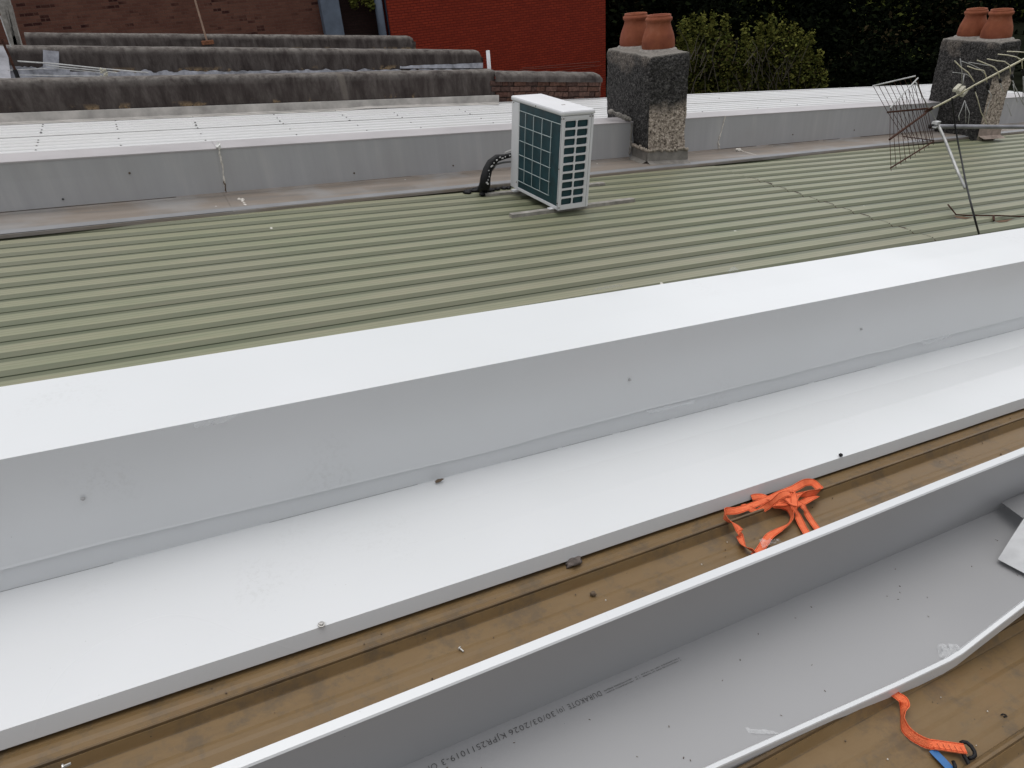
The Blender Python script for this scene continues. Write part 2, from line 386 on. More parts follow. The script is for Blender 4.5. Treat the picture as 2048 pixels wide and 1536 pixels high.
# ================================================================== SETTING
g=MB(); g.add([(-400,-400,0),(900,-400,0),(900,900,0),(-400,900,0)],[(0,1,2,3)])
go=g.build('ground',simple('yard_ground',(.008,.009,.006),.95,0,.4,.8,.5,6)); go['kind']='structure'; go.data.materials[0].node_tree.nodes['Principled BSDF'].inputs['Specular IOR Level'].default_value=0
def house_body(parent,u0,u1,v0,v1,mat,drop=.09):
    mb=MB(); a=P(u0,v0,-drop); b=P(u1,v0,-drop); c=P(u1,v1,-drop); d=P(u0,v1,-drop)
    top=[a,b,c,d]; bot=[Vector((p.x,p.y,0.0)) for p in top]
    mb.add(top+bot,[(0,1,2,3),(4,5,1,0),(5,6,2,1),(6,7,3,2),(7,4,0,3)])
    return mb.build('wall',mat,parent)
hw=brickmat('house_brick',((.16,.08,.055),(.20,.10,.07)),(.2,.18,.15))
# ---- brown roof (the roof one stands on)
hb=thing('terrace_house',P(3,0,-4),'brown trapezoid-ribbed metal roof in the foreground under the orange strap','house')
house_body(hb,-3,8.5,-2.4,1.9,hw)
pb=[(0,0,0),(.22,0,0),(.27,.0022,0),(.33,.0022,0),(.38,0,0),(.52,0,0),(.57,.0022,0),(.63,.0022,0),(.68,0,0),(.79,0,.15),(.83,.021,.6),(.86,.0275,.75),(.888,.0275,.95),(.896,.0215,1.),(.908,.0225,.35),(.962,.002,.3),(.970,0,.95),(.980,0,.9),(.988,0,.1)]
# v runs towards the camera so that the rib front faces it
vb0=1.171+.2075*3+.02*.2075
ribbed(P(-2,vb0),P(-2,vb0-.2075*18),P(8,vb0),P(8,vb0-.2075*18),[(f,h,a) for f,h,a in pb],18,(0,0),60,'roof_sheet',M_['brown'],hb)
# ---- green roof
hg=thing('terrace_house',P(3,3.5,-4),'pale green ribbed metal roof carrying the white air conditioner','house')
house_body(hg,-3,19,2.0,5.85,hw)
# lap line of the two sheet lengths
lapL=on(1435,335,.012); lapR=on(1840,470,.012)
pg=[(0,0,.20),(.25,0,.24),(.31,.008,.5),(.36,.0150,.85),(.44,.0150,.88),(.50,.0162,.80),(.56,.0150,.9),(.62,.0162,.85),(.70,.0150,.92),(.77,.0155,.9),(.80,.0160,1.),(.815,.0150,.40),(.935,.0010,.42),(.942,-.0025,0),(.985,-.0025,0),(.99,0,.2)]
# measured: dark crease at v=3.166+.19k  -> front foot of a rib
VG=3.166-.19*7
def green_sheet(u0,u1,lift,name,shear=0):
    n=22
    a0=P(u0,VG+.19*n,lift);a1=P(u0,VG,lift);b0=P(u1,VG+.19*n,lift);b1=P(u1,VG,lift)
    return ribbed(a0,a1,b0,b1,pg,n,(0,0),30,name,M_['green'],hg)
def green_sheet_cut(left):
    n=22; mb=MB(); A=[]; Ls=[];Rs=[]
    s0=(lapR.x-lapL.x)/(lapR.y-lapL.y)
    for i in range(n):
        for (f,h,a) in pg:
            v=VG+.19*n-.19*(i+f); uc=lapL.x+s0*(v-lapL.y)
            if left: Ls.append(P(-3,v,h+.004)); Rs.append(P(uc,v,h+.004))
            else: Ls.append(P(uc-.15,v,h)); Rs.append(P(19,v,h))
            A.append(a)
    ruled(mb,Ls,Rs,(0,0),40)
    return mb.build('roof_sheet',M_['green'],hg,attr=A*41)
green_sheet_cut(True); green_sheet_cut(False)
# rust-dark marks where the sheet lap crosses the ribs
LSM=simple('dark_rust_stain',(.05,.035,.025),.9,0,.4,40)
s0=(lapR.x-lapL.x)/(lapR.y-lapL.y)
for i in range(3,17):
    v=VG+.19*(i+1)-.19*.5+ .0; uc=lapL.x+s0*(v-lapL.y)
    if v<2.05 or v>5.35: continue
    mb=MB()
    for k in range(3):
        o=P(uc+.004+rnd.uniform(-.004,.01),v-.035+k*.03,.0205); wd=rnd.uniform(.006,.022)*(1.6 if i%2 else .8)
        mb.add([o,o+Ru*wd,o+Ru*wd*.7+Rv*.03,o+Rv*.03],[(0,1,2,3)])
    o=P(uc+.002,v-.085,.0015); o2=P(uc+.002,v-.048,.0195); mb.add([o,o+Ru*.012,o2+Ru*.016,o2],[(0,1,2,3)])
    mb.build('lap_stain',LSM,hg)
# ---- white roof, turned about 4 degrees with its parapet
KB=.067
def vb(u,v0): return v0+KB*u
hwh=thing('terrace_house',P(3,8,-4),'white ribbed metal roof beyond the grey box flashing','house')
mb=MB()
top=[P(-5,vb(-5,5.9),-.12),P(17.2,vb(17.2,5.9),-.12),P(17.2,vb(17.2,10.4),-.12),P(-5,vb(-5,10.4),-.12)]
mb.add(top+[Vector((p.x,p.y,0)) for p in top],[(0,1,2,3),(4,5,1,0),(5,6,2,1),(6,7,3,2),(7,4,0,3)]); mb.build('wall',hw,hwh)
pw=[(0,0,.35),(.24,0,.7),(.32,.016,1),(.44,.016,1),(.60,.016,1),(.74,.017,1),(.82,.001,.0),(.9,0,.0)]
UL,UR=-5.,17.4
ribbed(P(UL,vb(UL,10.47)),P(UL,vb(UL,6.0)),P(UR,vb(UR,10.47)),P(UR,vb(UR,6.0)),pw,23,(0,0),20,'roof_sheet',M_['wroof'],hwh)
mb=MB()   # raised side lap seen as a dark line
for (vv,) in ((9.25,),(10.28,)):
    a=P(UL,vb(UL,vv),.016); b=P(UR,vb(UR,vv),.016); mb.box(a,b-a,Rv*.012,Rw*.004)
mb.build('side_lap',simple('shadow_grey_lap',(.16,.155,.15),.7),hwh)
def screw_mb(p,ax,r=.006):
    m=MB(); m.lathe(p,[(0,-.001),(r*1.7,0),(r*1.7,.0015),(r,.002),(r,.006),(0,.0065)],8,ax); return m
sc_rows=[[(252,731),(249,742),(245,762),(240,775),(225,822),(222,836),(215,855),(210,880)],[(676,709),(680,729),(683,742),(688,757),(695,812),(708,853)],
 [(1129,687),(1142,717),(1147,732),(1157,750),(1176,785),(1203,823)],[(1603,672),(1622,692),(1638,708),(1658,724),(1697,757),(1735,790)],[(1963,650),(2006,676),(2027,688),(2044,706)],[]]
spx=[(x/2.926,y/2.926) for r in sc_rows for x,y in r]
spx+=[(650+x/3.413,y/3.413) for x,y in ((70,757),(120,787),(147,803),(170,822),(223,857),(286,892),(418,740),(473,772),(495,787),(527,803),(587,837),(655,872),(918,748),(957,762),(990,778),(1066,810),(1148,840))]
spx+=[(1180+x/3.938,y/3.938) for x,y in ((1500,797),(1632,827),(1868,771),(2003,798),(1322,852),(885,882),(1017,775))]
spx=[p for p in spx]
proto=None
for px,py in spx[:60]:
    q=on(px,py,.015)
    if proto is None:
        m=MB(); m.lathe((0,0,0),[(0,0),(.011,0),(.011,.003),(.006,.004),(.006,.008),(0,.009)],8); proto=m.build('roof_screw',simple('dark_weathered_screw',(.10,.095,.09),.6),hwh,smooth=False); o=proto
    else:
        o=proto.copy(); COL.objects.link(o)
    o.parent=hwh; o.matrix_parent_inverse=Matrix.Translation(-hwh.location)
    o.location=PP(q); o.rotation_euler=(0,SL,0)
# ================================================================== NEAR PARAPET (new white flashing)
def line(uL,uR,fn): return fn(uL),fn(uR)
np_=thing('parapet_wall',P(2,1.9,-.1),'low party wall wrapped in new white metal between the brown and green roofs','parapet wall')
mb=MB(); mb.box(P(-3,1.75,-1.),Ru*14,Rv*.31,Rw*1.395); mb.build('core',hw,np_)
# cap: back down-turn, top, face; the face laps over the upstand of the apron
u0,u1=-2.2,9.5; N=90
def tk(uL,vL,uR,vR,u): return vL+(vR-vL)*(u-uL)/(uR-uL)
cbv=lambda u: tk(-.446,2.112,4.1,2.075,u); cfw=lambda u: tk(-.411,.437,3.54,.416,u)
lapw=lambda u: tk(-.489,.137,3.72,.116,u)
rows=[]
for i in range(N+1):
    u=u0+(u1-u0)*i/N
    dz=.0012*noise.noise(Vector((u*1.1,3,0)))+(.0012*math.exp(-((u-3.05)/.12)**2))
    wv=.005*noise.noise(Vector((u*2.2,9,1)))+.003*noise.noise(Vector((u*6,2,1)))+ (-.010*math.exp(-((u-.75)/.35)**2))
    cf=cfw(u)+dz*.5; lw=lapw(u)+wv
    buck=.003*noise.noise(Vector((u*1.6,5,5)))
    rows.append([P(u,cbv(u)+.002,.30),P(u,cbv(u),cf+.003+dz),P(u,(cbv(u)*.5+1.72*.5),cf+.004+dz*1.2),P(u,1.722,cf),P(u,1.720+buck,cf*.65+lw*.35),P(u,1.7188+buck*.5,lw+.008),P(u,1.7182,lw)])
mb=MB(); mb.grid(rows); cap=mb.build('capping',M_['white'],np_,smooth=False,bevel=.003,solid=-.0012)
rows=[]
fbw=lambda u: tk(-.507,.067,3.77,.040,u)
for i in range(N+1):
    u=u0+(u1-u0)*i/N; s=.0035*noise.noise(Vector((u*1.4,1,7)))
    ae=tk(-.471,1.293,2.98,1.268,u)
    rows.append([P(u,1.728,lapw(u)+.05),P(u,1.7265,fbw(u)+.004)])
mb=MB(); mb.grid(rows); mb.build('upstand',M_['white'],np_,solid=-.001)
rows=[]
for i in range(N+1):
    u=u0+(u1-u0)*i/N; s=.002*noise.noise(Vector((u*1.4,1,7)))+.0012*noise.noise(Vector((u*4,4,7)))
    ae=tk(-.471,1.293,2.98,1.268,u)+.002*noise.noise(Vector((u*3,0,2)))
    f=fbw(u)
    rows.append([P(u,1.7262,f+.006),P(u,1.7255,f+.0005),P(u,1.60,f-.004+s),P(u,1.45,.060+s*1.3),P(u,ae+.03,.056+s),P(u,ae,.055+s*.5),P(u,ae-.011,.014+.5*s),P(u,ae-.003,.010+.5*s)])
mb=MB(); mb.grid(rows); mb.build('apron_flashing',M_['white'],np_,solid=-.0012,bevel=.0025)
# dark joint line where apron meets upstand, broken
mb=MB()
u=-.9
while u<6:
    L=rnd.uniform(.12,.5)
    if rnd.random()<.82: mb.box(P(u,1.7235,fbw(u)+.0009),Ru*L+Rw*(fbw(u+L)-fbw(u)),Rv*.0015,Rw*.0006)
    u+=L+rnd.uniform(.005,.05)
mb.build('joint_gap',simple('dark_gap',(.03,.03,.03),.9),np_)
for (px,py) in ((166,997),(1259,759),(1722,658)):
    q=up_(px,py,1.717); screw_mb(P(q.x,1.7165,q.z),-Rv,.0032).build('screw',simple('pale_screw',(.38,.38,.38),.4,0,.1),np_)
q=on(643,1249,.06); screw_mb(P(q.x,q.y,.0595),Rw,.0055).build('screw',M_['steel'],np_)
# ================================================================== FAR PARAPET (grey box flashing)
fp=thing('parapet_wall',P(3,6,-.1),'long grey box-flashed party wall behind the air conditioner','parapet wall')
VF=5.75
def bx(px,py): return up_(px,py,VF,KB)
bl,brr=bx(0,425),bx(1700,275.5); tl,tr=bx(0,325),bx(1700,216)
def lin(a,b,u): t=(u-a.x)/(b.x-a.x); return a.lerp(b,t)
ll,lr=on(0,472,.035),on(1700,299,.035)
chim_gap=None
def cap_seg(ua,ub,n=24):
    rows=[];rl=[];rt=[]
    for i in range(n+1):
        u=ua+(ub-ua)*i/n; b=lin(bl,brr,u); t=lin(tl,tr,u); l=lin(ll,lr,u); s=.006*noise.noise(Vector((u*.9,4,2)))
        rows.append([P(u,t.y,t.z),P(u,t.y+s,t.z*.6+b.z*.4),P(u,b.y,b.z)])
        rt.append([P(u,t.y+.30,t.z-.10),P(u,t.y+.30,t.z+.004),P(u,t.y-.004,t.z+.002),P(u,t.y-.004,t.z-.010)])
        rl.append([P(u,b.y+.004,b.z+.01),P(u,b.y-.02,b.z-.012),P(u,l.y+.08,.05),P(u,l.y,.040),P(u,l.y-.002,.018)])
    return rows,rt,rl
mb=MB(); 
a=P(-5,vb(-5,VF+.02),-1.2); b=P(17.2,vb(17.2,VF+.02),-1.2)
mb.add([a,b,b+Rv*.27,a+Rv*.27,a+Rw*1.55,b+Rw*1.60,b+Rv*.27+Rw*1.60,a+Rv*.27+Rw*1.55],[(4,5,6,7),(0,1,5,4),(1,2,6,5),(2,3,7,6),(3,0,4,7)]); mb.build('core',hw,fp)
mb=MB(); a=lin(ll,lr,-4); b=lin(ll,lr,17); pa_=P(-4,a.y+.003,.0425); mb.box(pa_,P(17,b.y+.003,.0425)-pa_,Rv*.07+Rw*.006,Rw*.003); mb.build('gutter_lip',simple('plain_grey_lip',(.20,.20,.205),.55,.05,.15,3),fp)
j1=up_(440,340,VF,KB).x; j2=up_(1447,260,VF,KB).x
CH1=Vector((4.269,5.755)); 
segs=[(-4,j1),(j1,9.2 if False else j2),(j2,10.6),(10.6,17.2)]
for n_,(ua,ub) in enumerate(segs):
    rows,rt,rl=cap_seg(ua,ub)
    off=Rv*(-.003*(n_%2))
    m=MB(); m.grid([[p+off for p in r] for r in rows]); m.build('face_sheet',M_['gflash'],fp,solid=-.0015)
    m=MB(); m.grid([[p+off+Rw*(.002*(n_%2)) for p in r] for r in rt]); m.build('capping',M_['gtop'],fp,bevel=.003)
    m=MB(); m.grid([[p+off*.5+Rw*(.002*(n_%2)) for p in r] for r in rl]); m.build('gutter_flashing',M_['ledge'],fp,bevel=.003)
m=MB(); u=-4.
while u<16:
    L=rnd.uniform(.2,.9); a=lin(bl,brr,u); b=lin(bl,brr,u+L)
    p_=P(u,a.y-.004,a.z-.004); m.box(p_,P(u+L,b.y-.004,b.z-.004)-p_,Rv*-.004,Rw*rnd.uniform(.003,.008)); u+=L+rnd.uniform(0,.5)*(rnd.random()<.5)
m.build('crease_line',simple('crease_line',(.07,.06,.055),.9),fp)  # broken dark line along the foot of the face
# black strip drawn in as the shade of the gap under the gutter flashing, sealant at the joints
m=MB(); a=lin(ll,lr,-4); b=lin(ll,lr,17); pa,pb_=P(-4,a.y+.004,.0165),P(17,b.y+.004,.0165); m.box(pa,pb_-pa,Rv*.05,Rw*.012); m.build('gap_shade',M_['black'],fp)
def seal(pts,r,name='sealant',seed=0):
    m=MB(); out=[];rs=[]
    for i in range(len(pts)-1):
        for k in range(6):
            t=k/6; p=Vector(pts[i]).lerp(Vector(pts[i+1]),t); out.append(p+Vector((rnd.uniform(-1,1),rnd.uniform(-.3,.3),rnd.uniform(-1,1)))*r*.5); rs.append(r*rnd.uniform(.5,1.3))
    out.append(Vector(pts[-1])); rs.append(r*.5); m.tube(out,rs,6); return m
def onbox(px,py): q=up_(px,py,VF,KB); return P(q.x,q.y-.006,q.z)
seal([onbox(437,296),onbox(444,330),onbox(449,372)],.008).build('sealant',M_['sealant'],fp)
seal([onbox(436,286),onbox(437,297)],.020).build('sealant',simple('fresh_sealant',(.75,.74,.72),.6),fp)
seal([PP(on(472,398,.05)),PP(on(486,403,.05)),PP(on(493,412,.045))],.018).build('sealant',M_['sealant'],fp)
seal([onbox(1450,232),onbox(1440,268),onbox(1436,283),onbox(1437,298)],.010).build('sealant',M_['sealant'],fp)
seal([PP(on(1472,302,.05)),PP(on(1480,300,.05))],.022).build('sealant',M_['sealant'],fp)
seal([PP(on(1482,301,.052)),PP(on(1520,313,.044))],.005).build('sealant',M_['sealant'],fp)
seal([onbox(447,350),onbox(450,378),onbox(453,388)],.006).build('grime_streak',M_['mud'],fp)
for (px,py) in ((126,398),(259,346),(708,346),(906,331),(1585,269),(1708,260)):
    q=up_(px,py,VF,KB); screw_mb(P(q.x,q.y-.004,q.z),-Rv,.0045).build('screw',simple('dark_screw',(.05,.05,.05),.6) if px==126 else M_['mud'],fp)
# ================================================================== OLD RENDERED WALLS
def rwall(name,label,k,v0,topL,topR,endx,botw,thick,rad,group=None,roundend=True,uLext=-2.5,slump=.006,hb=.1,mat=None,steps=150):
    """rounded-top rendered wall; topL/topR pixels on its upright front plane"""
    t0=thing(name,P(2,vb(2,v0),-.5),label,'parapet wall',group)
    a=up_(*topL,v0,k); b=up_(*topR,v0,k); e=up_(endx,topR[1],v0,k)
    ua,ue=a.x+uLext,e.x
    mb=MB(); rows=[];A=[]
    for i in range(steps+1):
        u=ua+(ue-ua)*i/steps; tp=lin(a,b,u).z; v=v0+k*u
        ed=min(1,(ue-u)/(rad*1.6)) if roundend else 1.; rr2=rad
        drop=(1-math.sqrt(max(0,1-(1-ed)**2)))*rad*1.3
        n1=lambda x:slump*noise.noise(Vector((u*2.3,x,v0)))+slump*.5*noise.noise(Vector((u*9,x*3,v0)))
        row=[];pr=[]
        pr.append((0,botw,0.)); pr.append((0,hb,0)); pr.append((0,hb+.15*(tp-hb),.35)); pr.append((0,hb+.35*(tp-hb),.35)); pr.append((0,hb+.6*(tp-hb),.6))
        for q in range(0,7):
            an=math.pi/2*q/6; pr.append((rr2-rr2*math.cos(an),tp-rr2+rr2*math.sin(an)-drop,.8+.2*q/6))
        for q in range(0,5):
            an=math.pi/2*q/4; pr.append((thick-rr2+rr2*math.sin(an),tp-rr2+rr2*math.cos(an)-drop,1-.2*q/4))
        pr.append((thick,botw,0.))
        for j,(dv,w_,h) in enumerate(pr):
            x=n1(j*.7); row.append(P(u,v+dv+x,w_+x*.8)); A.append(max(0.,min(1.,(w_-hb)/(tp-hb))))
        rows.append(row)
    mb.grid(rows); n=len(rows[0]); b0=len(rows)*n-n
    mb.add([v for v in mb.v[-n:]],[tuple(range(n))]); A+=A[-n:]
    mb.add([v for v in mb.v[:n]],[tuple(range(n))[::-1]]); A+=A[:n]
    mb.build('rendered_face',mat or M_['render'],t0,smooth=True,attr=A)
    return t0,a,b,ue
V1=10.45
w1,a1,b1,ue1=rwall('parapet_wall','nearest blackened rendered parapet, its right end bare brick under a rounded cap',KB,V1,(0,160.6),(987,140.6),990,-.06,.30,.055,roundend=False)
# white strip flashing at the foot of wall 1
m=MB(); rows=[]
for i in range(31):
    x=-140+(998+140)*i/30
    t=228+(191-228)*(x/998); b=248+(206.8-248)*(x/998) if x<700 else 216+(206.8-216)*((x-700)/298)
    p1=up_(x,t-1,V1-.03,KB); p2=up_(x,b-3,V1-.03,KB); p3=on(x,b+2,.02)
    rows.append([PP(p1)+Rv*.02,PP(p1),PP(p2),P(p3.x,p3.y,.02)])
m.grid(rows); m.build('flashing',simple('dirty_cream_flashing',(.42,.40,.375),.55,0,.3,5),w1,bevel=.003)
# bare brick end with its render coping
eb=up_(1205,146,V1-.02,KB); sb=up_(990,143,V1-.02,KB)
mb=MB(); A=[]; rows=[]
for i in range(61):
    t=i/60; p=sb.lerp(eb,t); u=p.x; ed=min(1,(eb.x-u)/.10); drop=(1-math.sqrt(max(0,1-(1-ed)**2)))*.08
    row=[]
    for q in range(13):
        an=math.pi*q/12; nn=.008*noise.noise(Vector((u*6,q*.5,2)))
        row.append(P(u,p.y+.16-.18*math.cos(an),p.z-.095+(.095-drop)*math.sin(an)**.8+nn)); A.append(.75+.25*math.sin(an))
    row=[P(u,p.y-.02,p.z-.145+.006*noise.noise(Vector((u*9,1,1))))]+row; A.insert(len(A)-13,.8)
    rows.append(row)
mb.grid(rows); mb.add(mb.v[-14:],[tuple(range(14))]); A+=A[-14:]
mb.build('coping',M_['render'],w1,smooth=True,attr=A)
mb=MB(); u=sb.x; L=eb.x-sb.x
zt=lambda u: tk(sb.x,sb.z,eb.x,eb.z,u)-.13
for c in range(6):
    u=sb.x-(.02 if c<2 else -.03)-rnd.uniform(0,.08)
    while u<eb.x-.03:
        bw=rnd.choice([.225,.225,.105,.225,.17]); bw=min(bw,eb.x+.005-u)
        if bw<.03: break
        w0=zt(u)-.083*(c+1); d=rnd.uniform(-.012,.012)
        uu=u+.005; vv=vb(uu,V1)
        if not (c==0 and rnd.random()<.1):
            q0=P(uu,vv+d-.005,w0+.005); mb.box(q0,(Ru+Rv*KB)*(bw-.010),Rv*.2,Rw*(.073+rnd.uniform(-.004,.003)),rnd.randrange(4))
        u+=bw
bm=[simple('brick_a',(.085,.044,.034),.92,0,.4,25,.6,90),simple('brick_b',(.105,.056,.041),.92,0,.4,25,.6,90),simple('brick_c',(.075,.045,.037),.92,0,.4,25,.6,90),simple('brick_d',(.12,.07,.055),.92,0,.4,25,.6,90)]
mb.build('brick_face',bm,w1,bevel=.006)
mb=MB(); a=P(sb.x-.05,vb(sb.x-.05,V1)+.012,-.3); mb.box(a,(Ru+Rv*KB)*(L+.04),Rv*.25,Rw*.60); mb.build('mortar',simple('dark_mortar',(.035,.028,.024),.95,0,.3,30,.5),w1)
V2=14.2; V3=18.2
w2,a2,b2,ue2=rwall('parapet_wall','middle blackened parapet with pale patch and flashing smears at its foot',KB,V2,(50,92),(951,100.6),966,-.25,.32,.10,hb=.20)
w3,a3,b3,ue3=rwall('parapet_wall','farthest dark parapet below the brown brick wall',KB,V3,(47,65.6),(820,72),831,-.25,.34,.12,uLext=-.0,hb=.3)
# grey membrane flashing at the foot of wall 2
m=MB()
def strip(px0,px1,t,b,n=40,jag=3.):
    rows=[]
    for i in range(n+1):
        x=px0+(px1-px0)*i/n; tt=t(x)+jag*noise.noise(Vector((x*.05,2,1)))+jag*.5*noise.noise(Vector((x*.3,2,1)))
        p1=up_(x,tt,V2-.02,KB); p2=up_(x,b(x),V2-.03,KB); rows.append([PP(p1),PP(p2)])
    m.grid(rows)
strip(800,966,lambda x:132-(x-800)*.040,lambda x:137-(x-800)*.005,30,2.)
strip(610,966,lambda x:140-(x-610)*.004,lambda x:149,60,5.)
strip(10,140,lambda x:131+(x-10)*.05,lambda x:162,30,5.)
strip(140,610,lambda x:143-(x-140)*.004,lambda x:156,90,5.)
strip(86,118,lambda x:100+(x-86)*.1,lambda x:140,10,1.5)
m.build('membrane_flashing',simple('silver_grey_membrane',(.27,.275,.305),.6,0,.5,8,.4,12),w2)
# hidden roofs of the two houses between the old walls
for (va,vbb,lab,nm) in ((V1+.3,V2-.02,'grey roof strip glimpsed between the first and second blackened parapets','first'),(V2+.3,V3,'roof between the second and third blackened parapets','second')):
    t0=thing('terrace_house',P(3,va+1,-4),lab,'house')
    top=[P(-5,vb(-5,va),-.22),P(7.2,vb(7.2,va),-.22),P(7.2,vb(7.2,vbb),-.22),P(-5,vb(-5,vbb),-.22)]
    m=MB(); m.add([p-Rw*.05 for p in top]+[Vector((p.x,p.y,0)) for p in top],[(0,1,2,3),(4,5,1,0),(5,6,2,1),(6,7,3,2),(7,4,0,3)]); m.build('wall',hw,t0)
    ribbed(top[3],top[0],top[2],top[1],pw,18,(0,0),8,'roof_sheet',M_['gflash'],t0)
# ================================================================== CHIMNEYS
def chimney(loc,yaw,wx,dy,zt,zb,label,pots,skirt=True):
    t0=thing('chimney',(loc[0],loc[1],zb),label,'chimney')
    a=Vector((math.cos(yaw),math.sin(yaw),0)); b=Vector((-math.sin(yaw),math.cos(yaw),0)); z=Vector((0,0,1))
    o=Vector((loc[0],loc[1],0)); zb-=.6
    hh=zt-zb
    mbd=MB(); mbl=MB(); Ad=[];Al=[]
    def dis(p,nrm):
        q=noise.noise(p*9)*.010+noise.noise(p*31)*.007+noise.noise(p*3)*.012; return p+nrm*q
    def face(mb,A,o0,e1,e2,nrm,n1,n2,hfn,lock=True):
        rows=[]
        for i in range(n1+1):
            row=[]
            for j in range(n2+1):
                p=o0+e1*(i/n1)+e2*(j/n2)
                # round the arrises
                row.append(p); A.append(hfn(p))
            rows.append(row)
        mb.grid(rows)
    def hf(p): return (p.z-zb-.6)/(hh-.6)
    # closed displaced shell: displace along a smooth radial field so the edges stay welded
    def shell(p):
        c=o+a*wx/2+b*dy/2; l=Vector(((p-c).dot(a)/(wx/2),(p-c).dot(b)/(dy/2)))
        nx=a*(l.x**5)+b*(l.y**5)
        if nx.length>1: nx.normalize()
        e=max(0,abs(l.x)+abs(l.y)-1.86)/.14
        q=noise.noise(p*8)*.010+noise.noise(p*28)*.008+noise.noise(p*2.5)*.012
        sh=-.018*e
        ztp=max(0,(p.z-(zt-.05))/.05); sh-=.012*ztp**2
        return p+nx*(q+sh)+z*(.008*noise.noise(p*7) if p.z>zt-.01 else 0)-z*(.012*e*ztp)
    n1,n2,n3=26,50,70
    face(mbl,Al,o+z*zb,a*wx,z*hh,-b,n1,n3,hf)                       # front (towards -Y)
    for mb,A,args in ((mbd,Ad,(o+b*dy+z*zb,-b*dy,z*hh,-a,n2,n3,hf)),(mbd,Ad,(o+a*wx+z*zb,b*dy,z*hh,a,n2,n3,hf)),(mbd,Ad,(o+a*wx+b*dy+z*zb,-a*wx,z*hh,b,n1,n3,hf)),(mbd,Ad,(o+z*zt,a*wx,b*dy,z,n1,n2,lambda p:1.0))):
        face(mb,A,*args)
    for mb in (mbl,mbd): mb.v=[shell(p) for p in mb.v]
    mbl.build('front_render',M_['pebL'],t0,smooth=True,attr=Al); mbd.build('stack',M_['pebD'],t0,smooth=True,attr=Ad)
    for (pp,rb,lean) in pots:
        p=MB(); ax=Vector(lean).normalized()
        h=rb*1.93
        prof=[(rb*.93,-.02),(rb*.95,.0),(rb*1.0,h*.12),(rb*.985,h*.28),(rb*.92,h*.43),(rb*.82,h*.57),(rb*.735,h*.68),(rb*.70,h*.76),(rb*.71,h*.80),(rb*.78,h*.825),(rb*.80,h*.87),(rb*.79,h*.91),(rb*.72,h*.935),(rb*.70,h*.96),(rb*.71,h*.99),(rb*.67,h*1.0),(rb*.60,h*.985),(rb*.58,h*.90),(rb*.55,h*.6)]
        p.lathe(pp,prof,40,ax,0,.006); pot=p.build('chimney_pot',M_['terracotta'],t0,smooth=True)
        s=MB(); s.lathe(pp,[(0,h*.62),(rb*.57,h*.62)],24,ax); s.build('flue',M_['soot_and_shade'],pot)
        pot.children[0].matrix_parent_inverse=Matrix.Identity(4)
        pot.children[0].matrix_parent_inverse=Matrix.Identity(4)
    # mortar bedding
    m=MB()
    for (pp,rb,lean) in pots: m.lathe(Vector(pp),[(rb*1.22,-.012),(rb*1.12,.012),(rb*.98,.022)],24,(0,0,1),0,.05)
    m.build('mortar_bed',simple('pale_mortar',(.24,.22,.20),.9,0,.3,30,.5),t0,smooth=True)
    return t0,o,a,b
def chim_fix(t0): pass
C1=(4.269,5.755); YAW1=-.128; Z1=ZC-.875
p1=atZ(1316,100,Z1); p2=atZ(1270.5,93.5,Z1)
c1,o1,ca,cb=chimney(C1,YAW1,.429,.925,Z1,ZC-1.878,'roughcast chimney just right of the air conditioner, black above and pale below, two clay pots',[(p1,.158,(0,0,1)),(p2,.158,(0,0,1))])
Z2=ZC-1.312
q1=atZ(1990,78,Z2); q2=atZ(1942,73.5,Z2)
c2,o2,da,db=chimney((9.428,5.755),-.082,.36,.85,Z2,ZC-2.258,'roughcast chimney at the right edge behind the aerial, two clay pots',[(q1,.172,(-.02,0,1)),(q2,.168,(-.03,0,1))])
# lead skirt round chimney 1
z=Vector((0,0,1)); m=MB()
def sk(px,py): return None
fz=lambda u,v: P(u,v,.03).z
oo=Vector((C1[0],C1[1],0)); k=.012
for (s,e,nrm,n) in ((oo-ca*k-cb*k,oo+ca*(.429+k)-cb*k,-cb,14),(oo-ca*k+cb*.5,oo-ca*k-cb*k,-ca,14)):
    rows=[]
    for i in range(n+1):
        p=s.lerp(e,i/n); base=ORG.z-math.sin(SL)*(p.x/math.cos(SL))+.03
        hgt=.135+.012*noise.noise(p*25)
        rows.append([Vector((p.x,p.y,base+hgt))-nrm*.006,Vector((p.x,p.y,base+hgt-.02))+nrm*.004,Vector((p.x,p.y,base+.03))+nrm*.006,Vector((p.x,p.y,base+.012))+nrm*.05,Vector((p.x,p.y,base-.01))+nrm*.085])
    m.grid(rows)
m.build('base_flashing',M_['lead'],c1,solid=.003)
m=MB()
e=oo-ca*.02+cb*.0
for i in range(26):
    t=i/25; p=oo-ca*.018+cb*(.0+.5*t); base=ORG.z-math.sin(SL)*(p.x/math.cos(SL))+.03+.135
    m.blob(p+z*(base+rnd.uniform(-.01,.012)),.016,seed=i,n=5)
for i in range(22):
    t=i/21; p=oo-cb*.018+ca*(.43*t); base=ORG.z-math.sin(SL)*(p.x/math.cos(SL))+.03+.132
    m.blob(p+z*(base+rnd.uniform(-.01,.01)),.015,seed=i+40,n=5)
m.build('mortar_fillet',simple('crumbly_mortar',(.30,.26,.215),.95,0,.4,40,.8),c1,smooth=True)
# mortar lump where the capping dies into the chimney
m=MB()
for i in range(9):
    q=onbox(1236+i*3.0,229+i*1.6); m.blob(q+Vector((0,.13-.014*i,.012)),.026*rnd.uniform(.7,1.3),seed=i+3,n=6,sc=(1,1.2,.8))
m.build('mortar_fillet',M_['lead'],c1,smooth=True)
seal([onbox(1262,246),onbox(1261,280),onbox(1259,310)],.013).build('sealant',M_['lead'],c1)
